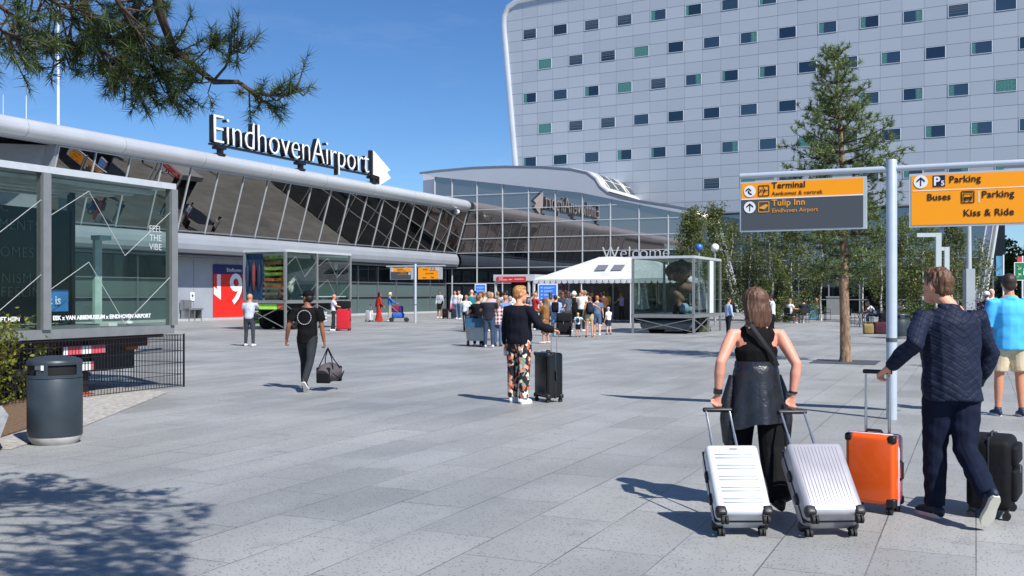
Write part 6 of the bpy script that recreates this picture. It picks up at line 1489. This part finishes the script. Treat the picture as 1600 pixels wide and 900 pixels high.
def plaid():
    b = NB('plaid'); sx = b.n('ShaderNodeSeparateXYZ'); b.l(b.coord(), sx.inputs[0]); f1 = b.math('GREATER_THAN', b.math('SINE', b.math('MULTIPLY', sx.outputs[0], 62.)), 0.); f2 = b.math('GREATER_THAN', b.math('SINE', b.math('MULTIPLY', sx.outputs[2], 55.)), 0.)
    b.l(b.mix(b.math('MULTIPLY', b.math('ADD', f1, f2), .5), lin('E8DADA'), lin('7A1E2A')), b.b.inputs['Base Color']); b.set(Roughness=.85); return b.m
far(778, 541, 73, -15, 'person with light brown hair in red plaid shirt and jeans', fem=True, top='long', topmat=plaid(), hem=-.14, botcol='4A5E7C', shoe='1C1C20', hair='long', hlen=.05, haircol='8A623E', loose=.025)
far(790, 533, 72, 25, 'bald man in blue shirt beside the plaid shirt', topcol='6C86B4', botcol='2A3E86', hair='bald', skin='B98062', armL=(30, 8, 50), fat=1.12)
far(797, 531, 68, -10, 'person in white shirt behind the bald man in blue', topcol='E4E6EA', botcol='4A4E58', hair='short', haircol='9A948C', top='long')
for px, py, hp_, yw, tcol, bcol, hr, hcol, lb in ((742, 512, 57, 10, 'BFA48A', '3A3A40', 'cap', '14161C', 'person in tan shirt and dark cap in the queue behind the trolley'), (756, 513, 58, -20, 'D8C4B4', '2A2C34', 'short', '8C6A48', 'brown-haired person in cream top in the queue behind the navy jersey'), (771, 512, 55, 15, '25262C', '1E1F24', 'long', '1A1512', 'dark-haired woman in black in the queue behind the navy jersey'),
    (785, 508, 52, -30, 'D4D8DE', '3C4250', 'short', '1A1714', 'person in pale shirt near the queue barrier below the red board'), (806, 512, 56, 0, 'E8E8EA', '5A6270', 'cap', 'F0F0F0', 'person in white top and white cap left of the floral trousers woman'), (815, 510, 52, 30, '33363C', '24262C', 'short', '1C1613', 'dark-clothed person peeping out left of the blond head')):
    kw = dict(topcol=tcol, botcol=bcol, hair=hr, skin=SK[len(lb) % 5])
    if hr == 'cap': kw['hatcol'] = hcol
    else: kw['haircol'] = hcol
    far(px, py, hp_, yw, lb, **kw)
# right of the floral-trousers woman
far(852, 537, 73, 70, 'woman in long brown coat and headscarf looking at her phone', fem=True, top='long', topcol='8A6238', bot='dress', botcol='8A6238', skirtz=.34, skirtw=.21, hair='hijab', hatcol='6E5A4E', armL=(45, 6, 60, 10), armR=(45, 6, 60, 10), shoe='D8C8B8', loose=.03)
a = far(868, 525, 64, -6, 'man in light blue shirt and shorts wearing a black backpack', top='roll', topcol='9EB0DC', bot='shorts', botcol='7C9CC4', hair='short', haircol='1E1714', loose=.03, legs=((14, 10), (-12, 14))); backpack('black backpack on the man in light blue shirt', a, '14151B', 1.05)
p = gd(881, 526); suitcase('black soft suitcase with white tags behind the light blue shirt', (p.x, p.y, 0), R(-6), .56, .3, .82, 'soft', cloth('1A1B1E'), handle=.2)
far(879, 514, 58, 0, 'woman with long wavy brown hair in the queue', fem=True, topcol='3A4250', botcol='6C86A4', hair='long', haircol='6A4224', hlen=.14)
far(889, 511, 55, -50, 'person with raised arm and dark hair in the queue under the marquee', topcol='B89C8C', botcol='3A3A44', hair='short', haircol='2A1E18', armR=(70, 10, 60))
a = far(897, 515, 60, 5, 'person all in black wearing a white sun hat', topcol='141418', botcol='15161A', hair='bucket', hatcol='F0EDE4', haircol='3A2A1E', shoe='E8E8E8', legs=((10, 6), (-12, 16)))
a = far(914, 512, 58, 0, 'grey-haired man in white shirt in front of the marquee', topcol='D9D6E0', botcol='6A7078', hair='short', haircol='8A8078')
far(907, 510, 52, 10, 'person with long fair hair left of the grey-haired man', fem=True, topcol='9A928C', botcol='5A5A60', hair='long', haircol='B8A488', hlen=.18)
a = far(903, 527, 38, -6, 'toddler with lime green cap and pale blue shirt holding a hand', topcol='C4DCEC', bot='shorts', botcol='16171C', hair='helmet', hatcol='B8D23C', armR=(0, 55, 20), shoe='1C1C20'); backpack('tiny dark backpack on the toddler with the lime cap', a, '1E2836', .7)
a = far(921, 527, 64, 4, 'woman in black top and tan shorts with an arm round the ginger man', fem=True, top='tank', topcol='17171B', bot='shorts', botcol='B8A67C', slen=.5, hair='bun', haircol='8A6A4A', armL=(0, 14, 10), armR=(30, 60, 30), shoe='8A6A52'); backpack('dark blue backpack on the woman in tan shorts', a, '242C3A', .9)
far(933, 525, 63, -6, 'ginger-haired man in blue-grey tee and denim shorts', topcol='5E7288', bot='shorts', botcol='4A607E', slen=.9, hair='short', haircol='B06A34', shoe='E8E8E8', legs=((8, 6), (-8, 8)), skin='E0AE92')
far(951, 523, 43, 40, 'child in white tee and navy shorts with a pale blue cap', topcol='ECE8F2', bot='shorts', botcol='26324C', hair='cap', hatcol='A8C0E8', shoe='4A5A6E', skin='E0AE92')
a = far(958, 501, 47, 0, 'woman in black top with a denim jacket round her hips and red socks', fem=True, topcol='121216', bot='skirt', botcol='5A7892', skirtz=.75, skirtw=.19, hair='long', haircol='4A2A1E', shoe='C03A3A')
far(961, 497, 48, 180, 'bald man facing out behind the woman in black under the marquee', topcol='3A2A2A', botcol='1A1B20', hair='bald', skin='C98868')
a = far(981, 500, 51, 8, 'man in black tee and denim shorts with a dark backpack at the marquee', topcol='16171C', bot='shorts', botcol='4E6688', hair='short', haircol='B09A80', skin='E0AE92', shoe='D8D8D8'); backpack('dark backpack on the man in denim shorts', a, '101116', .95)
far(974, 498, 48, 40, 'blond woman leaning towards the man in denim shorts', fem=True, topcol='4A3E32', botcol='2A2A30', hair='long', haircol='C0A070', hlen=.1)
p = gd(967, 500); suitcase('blue suitcase between the two people at the marquee', (p.x, p.y, 0), 0, .42, .26, .62, 'plain', plastic('22304E', .4), handle=.3)
for px, py, hp_, yw, tcol, hr, hcol, lb in ((831, 508, 50, -20, '8E9AA8', 'short', '2A1E18', 'grey-shirted person behind the woman in brown coat'), (842, 506, 50, 160, '20242C', 'short', '1A1512', 'dark-clothed person below the blue screen'), (860, 512, 52, -10, 'D0B0A0', 'short', '2A201A', 'person in pink top in the queue by the blue screen'),
    (872, 507, 50, 10, '2E3440', 'short', '120F0E', 'dark-haired man deep in the queue'), (925, 503, 47, 180, '2A2C34', 'short', '1E1815', 'person in dark clothes facing out under the marquee'), (940, 501, 46, 160, '55606A', 'short', '1A1513', 'grey-topped person at the dark counter under the marquee'), (990, 500, 45, -30, '23252B', 'short', '17130F', 'dark-clothed person at the right end of the marquee')):
    far(px, py, hp_, yw, lb, topcol=tcol, botcol='23262C', hair=hr, haircol=hcol, skin=SK[px % 5])
# BACKROW
q = random.Random(77)
rowc = [('sky-blue', '8FB4DC'), ('white', 'E6E6EA'), ('black', '17181C'), ('olive', '5E6044'), ('rust', '9A5A3C'), ('charcoal', '34373E'), ('cream', 'D8CDB8'), ('navy', '1E2842'), ('mint', '9CC4B0'), ('maroon', '6A2A34'), ('mustard', 'B8923A'), ('lilac', 'B4A8CC')]
spots = [(733, 507, 'near the small pale blue screen'), (748, 505, 'just under the small pale blue screen'), (762, 508, 'far back left of the red board'), (778, 505, 'under the left end of the red board'), (792, 507, 'under the middle of the red board'), (824, 507, 'left of the big blue screen'), (838, 511, 'in front of the big blue screen'), (884, 505, 'under the arched tent window'), (902, 504, 'deep under the marquee behind the white sun hat'), (918, 505, 'deep under the marquee behind the tan shorts'), (948, 503, 'under the marquee behind the child in the blue cap'), (971, 502, 'under the marquee behind the blue suitcase')]
rowc += [('teal', '2E7A80'), ('beige', 'C4B090'), ('pink', 'E0A0B0'), ('grey', '8A9098'), ('green', '4E7A50'), ('red', 'B03030'), ('tan', 'B08A60'), ('slate', '4E5A6A'), ('ivory', 'EDE8DA'), ('brown', '5E4030')]
spots += [(737, 515, 'just left of the luggage trolley'), (752, 519, 'close behind the navy jersey, left side'), (768, 518, 'close behind the navy jersey, right side'), (789, 517, 'between the plaid shirt and the blue shirt'), (812, 517, 'touching the left sleeve of the floral trousers woman'), (836, 516, 'between the floral trousers woman and the brown coat'), (860, 517, 'between the brown coat and the light blue shirt'), (888, 519, 'between the tall black suitcase and the white sun hat'), (909, 518, 'right behind the toddler in the lime cap'), (943, 510, 'between the ginger man and the child in the blue cap')]
for (nm_, tc_), (px, py, wh) in zip(rowc, spots):
    fem_ = q.random() < .5; hr_ = q.choice(['long', 'bun', 'bob']) if fem_ else q.choice(['short', 'short', 'bald'])
    far(px, py, q.uniform(47, 51)*(py-460)/45, q.uniform(-60, 60)+(180 if q.random() < .3 else 0), 'queueing person in %s top %s' % (nm_, wh), fem=fem_, topcol=tc_, botcol=q.choice(['22252C', '3A4A62', '4A4640', '15161A']), hair=hr_, haircol=q.choice(['1A1512', '4A3222', '8A6642', '2A201A']), skin=q.choice(SK), armL=(q.uniform(-10, 50), 8, q.uniform(5, 70)), armR=(q.uniform(-10, 50), 8, q.uniform(5, 70)), vox=.025)
# ---------------------------------------------------------------- cafe side
far(1138, 527, 62, -70, 'man in pale striped shirt half hidden by the dark bob', top='long', topcol='A8B8D4', botcol='1E2026', hair='short', haircol='2A1F18')
far(1206, 530, 72, 78, 'man in white shirt with folded arms and black trousers', top='long', topcol='CCD2E4', botcol='121318', hair='short', haircol='15110F', armL=(52, 8, 80, 30), armR=(52, 8, 80, 30), skin='7A523C', fat=1.1)
iron = mat('iron', '16181B', .5)
def chair(x, y, yaw, label):
    r = thing('cafe_chair', label, 'chair', (x, y, 0), R(yaw), 'black metal cafe chairs'); t = MB(); t.box(-.22, .22, -.22, .22, .43, .46); t.build('seat', iron, r)
    t = MB(); t.box(-.21, .21, -.23, -.21, .55, .85); t.build('backrest', iron, r)
    for sx in (-1, 1):
        for y0, z1 in ((-.22, .86), (.2, .66)): t = MB(); t.tube([(sx*.21, y0, 0), (sx*.2, y0, z1)], .014, 6); t.build('leg', iron, r)
        t = MB(); t.tube([(sx*.21, -.21, .66), (sx*.21, .2, .66)], .014, 6); t.build('armrest', iron, r)
    return r
def table(x, y, label):
    r = thing('cafe_table', label, 'table', (x, y, 0), 0, 'round cafe tables'); t = MB(); t.tube([(0, 0, .71), (0, 0, .735)], .36, 24); t.build('tabletop', iron, r)
    for a in (0, 2.09, 4.19): t = MB(); t.tube([(.3*math.cos(a), .3*math.sin(a), 0), (.05*math.cos(a), .05*math.sin(a), .36), (.28*math.cos(a), .28*math.sin(a), .71)], .013, 6); t.build('leg', iron, r)
    return r
def seated(px, py, yaw, label, chlabel=None, **kw):
    p = gd(px, py); kw.update(vox=.022, seat=.46, legs=((82, 85), (80, 88))); o = person(label, p.x, p.y, yaw, 1.72, kw, 'people sitting at the cafe')
    if chlabel: 
        c = Matrix.Rotation(R(yaw), 3, 'Z') @ Vector((0, .02, 0)); chair(p.x+c.x, p.y+c.y, yaw, chlabel)
    return o
seated(1234, 505, -60, 'seated woman in white top at the left cafe table', 'chair of the seated woman in white top', fem=True, topcol='E4E2E0', bot='shorts', botcol='2A2A30', hair='long', haircol='8A6A48', hlen=.05, armL=(40, 6, 50), armR=(40, 6, 50))
seated(1244, 499, 180, 'seated woman in reddish top at the left cafe table', 'chair of the woman in reddish top', fem=True, topcol='8A4A44', botcol='3A3038', hair='long', haircol='2A1C16', armL=(40, 6, 50), armR=(40, 6, 50))
seated(1256, 505, 5, 'person in dark top seated with back to us at the left cafe table', 'wide black chair under the person in dark top', topcol='222631', botcol='B8A898', hair='short', haircol='17120F', armL=(30, 6, 50), armR=(30, 6, 50))
seated(1276, 497, 150, 'bald man in dark tee seated facing us by the cabinet', 'chair of the bald man in dark tee', topcol='2A2426', botcol='22242A', hair='bald', skin='C98868', armR=(60, 6, 110))
p = gd(1247, 502); table(p.x, p.y, 'round table among the seated group left of the pine')
p = gd(1290, 499); chair(p.x, p.y, -70, 'empty black chair right of the blue crate'); p = gd(1283, 502); chair(p.x, p.y, 60, 'empty black chair nearest the bald man in dark tee')
p = gd(1272, 500); r = thing('blue_crate_stand', 'pale blue box standing beside the left cafe table', 'box', (p.x, p.y, 0), R(-10)); t = MB(); t.box(-.25, .25, -.2, .2, .05, .95); t.build('body', mat('paint', '4C86A0', .5), r); t = MB(); t.box(-.27, .27, -.22, .22, .95, 1.0); t.build('lid', mat('paint', '86B4C4', .5), r)
p = gd(1333, 511); chair(p.x, p.y, -80, 'empty black chair just right of the pine trunk'); p = gd(1356, 511); chair(p.x, p.y, 80, 'empty black chair left of the man in white tee'); p = gd(1345, 511); table(p.x, p.y, 'round table just right of the pine trunk')
seated(1368, 507, 62, 'man in white tee and jeans bending over beside the bags', 'chair of the man in white tee and jeans', topcol='ECECF0', botcol='34507C', hair='short', haircol='5A3A28', lean=35, armL=(40, 6, 30), armR=(40, 6, 30), skin='B98062')
p = gd(1364, 522)
for dx, c, s_, lb in ((-.15, '8A7A50', (.2, .14, .2), 'khaki bag on the ground left of the signpost'), (.33, '4A2A34', (.26, .15, .24), 'dark red bag on the ground touching the signpost'), (.62, '15161A', (.2, .16, .42), 'tall black bag standing behind the signpost')):
    r = thing('travel_bag', lb, 'bag', (p.x+dx, p.y+(.1 if dx < .5 else .5), 0), R(-8)); t = MB(); t.rbox((0, 0, s_[2]), s_, .07, 3); t.build('bag_body', cloth(c), r); t = MB(); t.tube([(-.09, 0, s_[2]*2-.01), (-.07, 0, s_[2]*2+.08), (.07, 0, s_[2]*2+.08), (.09, 0, s_[2]*2-.01)], .013, 6); t.build('handle', cloth(c), r)
seated(1408, 505, 90, 'person in white shirt sitting between signpost and litter bin', 'chair behind the litter bin, left one', topcol='F0F0F4', botcol='3A3E48', hair='bald', skin='C08868', lean=15)
seated(1419, 507, 80, 'dark-haired person with white jacket leaning over behind the litter bin', 'chair behind the litter bin, right one', topcol='E6E6EA', botcol='2A2A30', hair='long', haircol='14110F', hlen=.05, lean=32)
a = far(1484, 545, 77, 0, 'red-haired person mostly hidden behind the quilted jacket', topcol='2A2E38', botcol='23252C', hair='short', haircol='9A4A1E')
a = far(1541, 548, 92, 172, 'old man with white beard and white cap in dark clothes walking towards us', top='long', topcol='1A1C22', botcol='17181C', hair='cap', hatcol='E4E2DE', skin='8A6248'); 
bd = MB(); c = a['hd']+a['HR'] @ Vector((0, .075, -.095)); bd.ell(c, (.05, .04, .06), None, 10, 8); bd.build('beard', mat('beard', 'D8D8D8', .8), a['o'])
far(1549, 536, 84, 165, 'person with white and red headscarf behind the old man with the beard', fem=True, top='long', topcol='3A2A30', botcol='1E1E24', hair='hijab', hatcol='E0C4C0')
flush_grow()
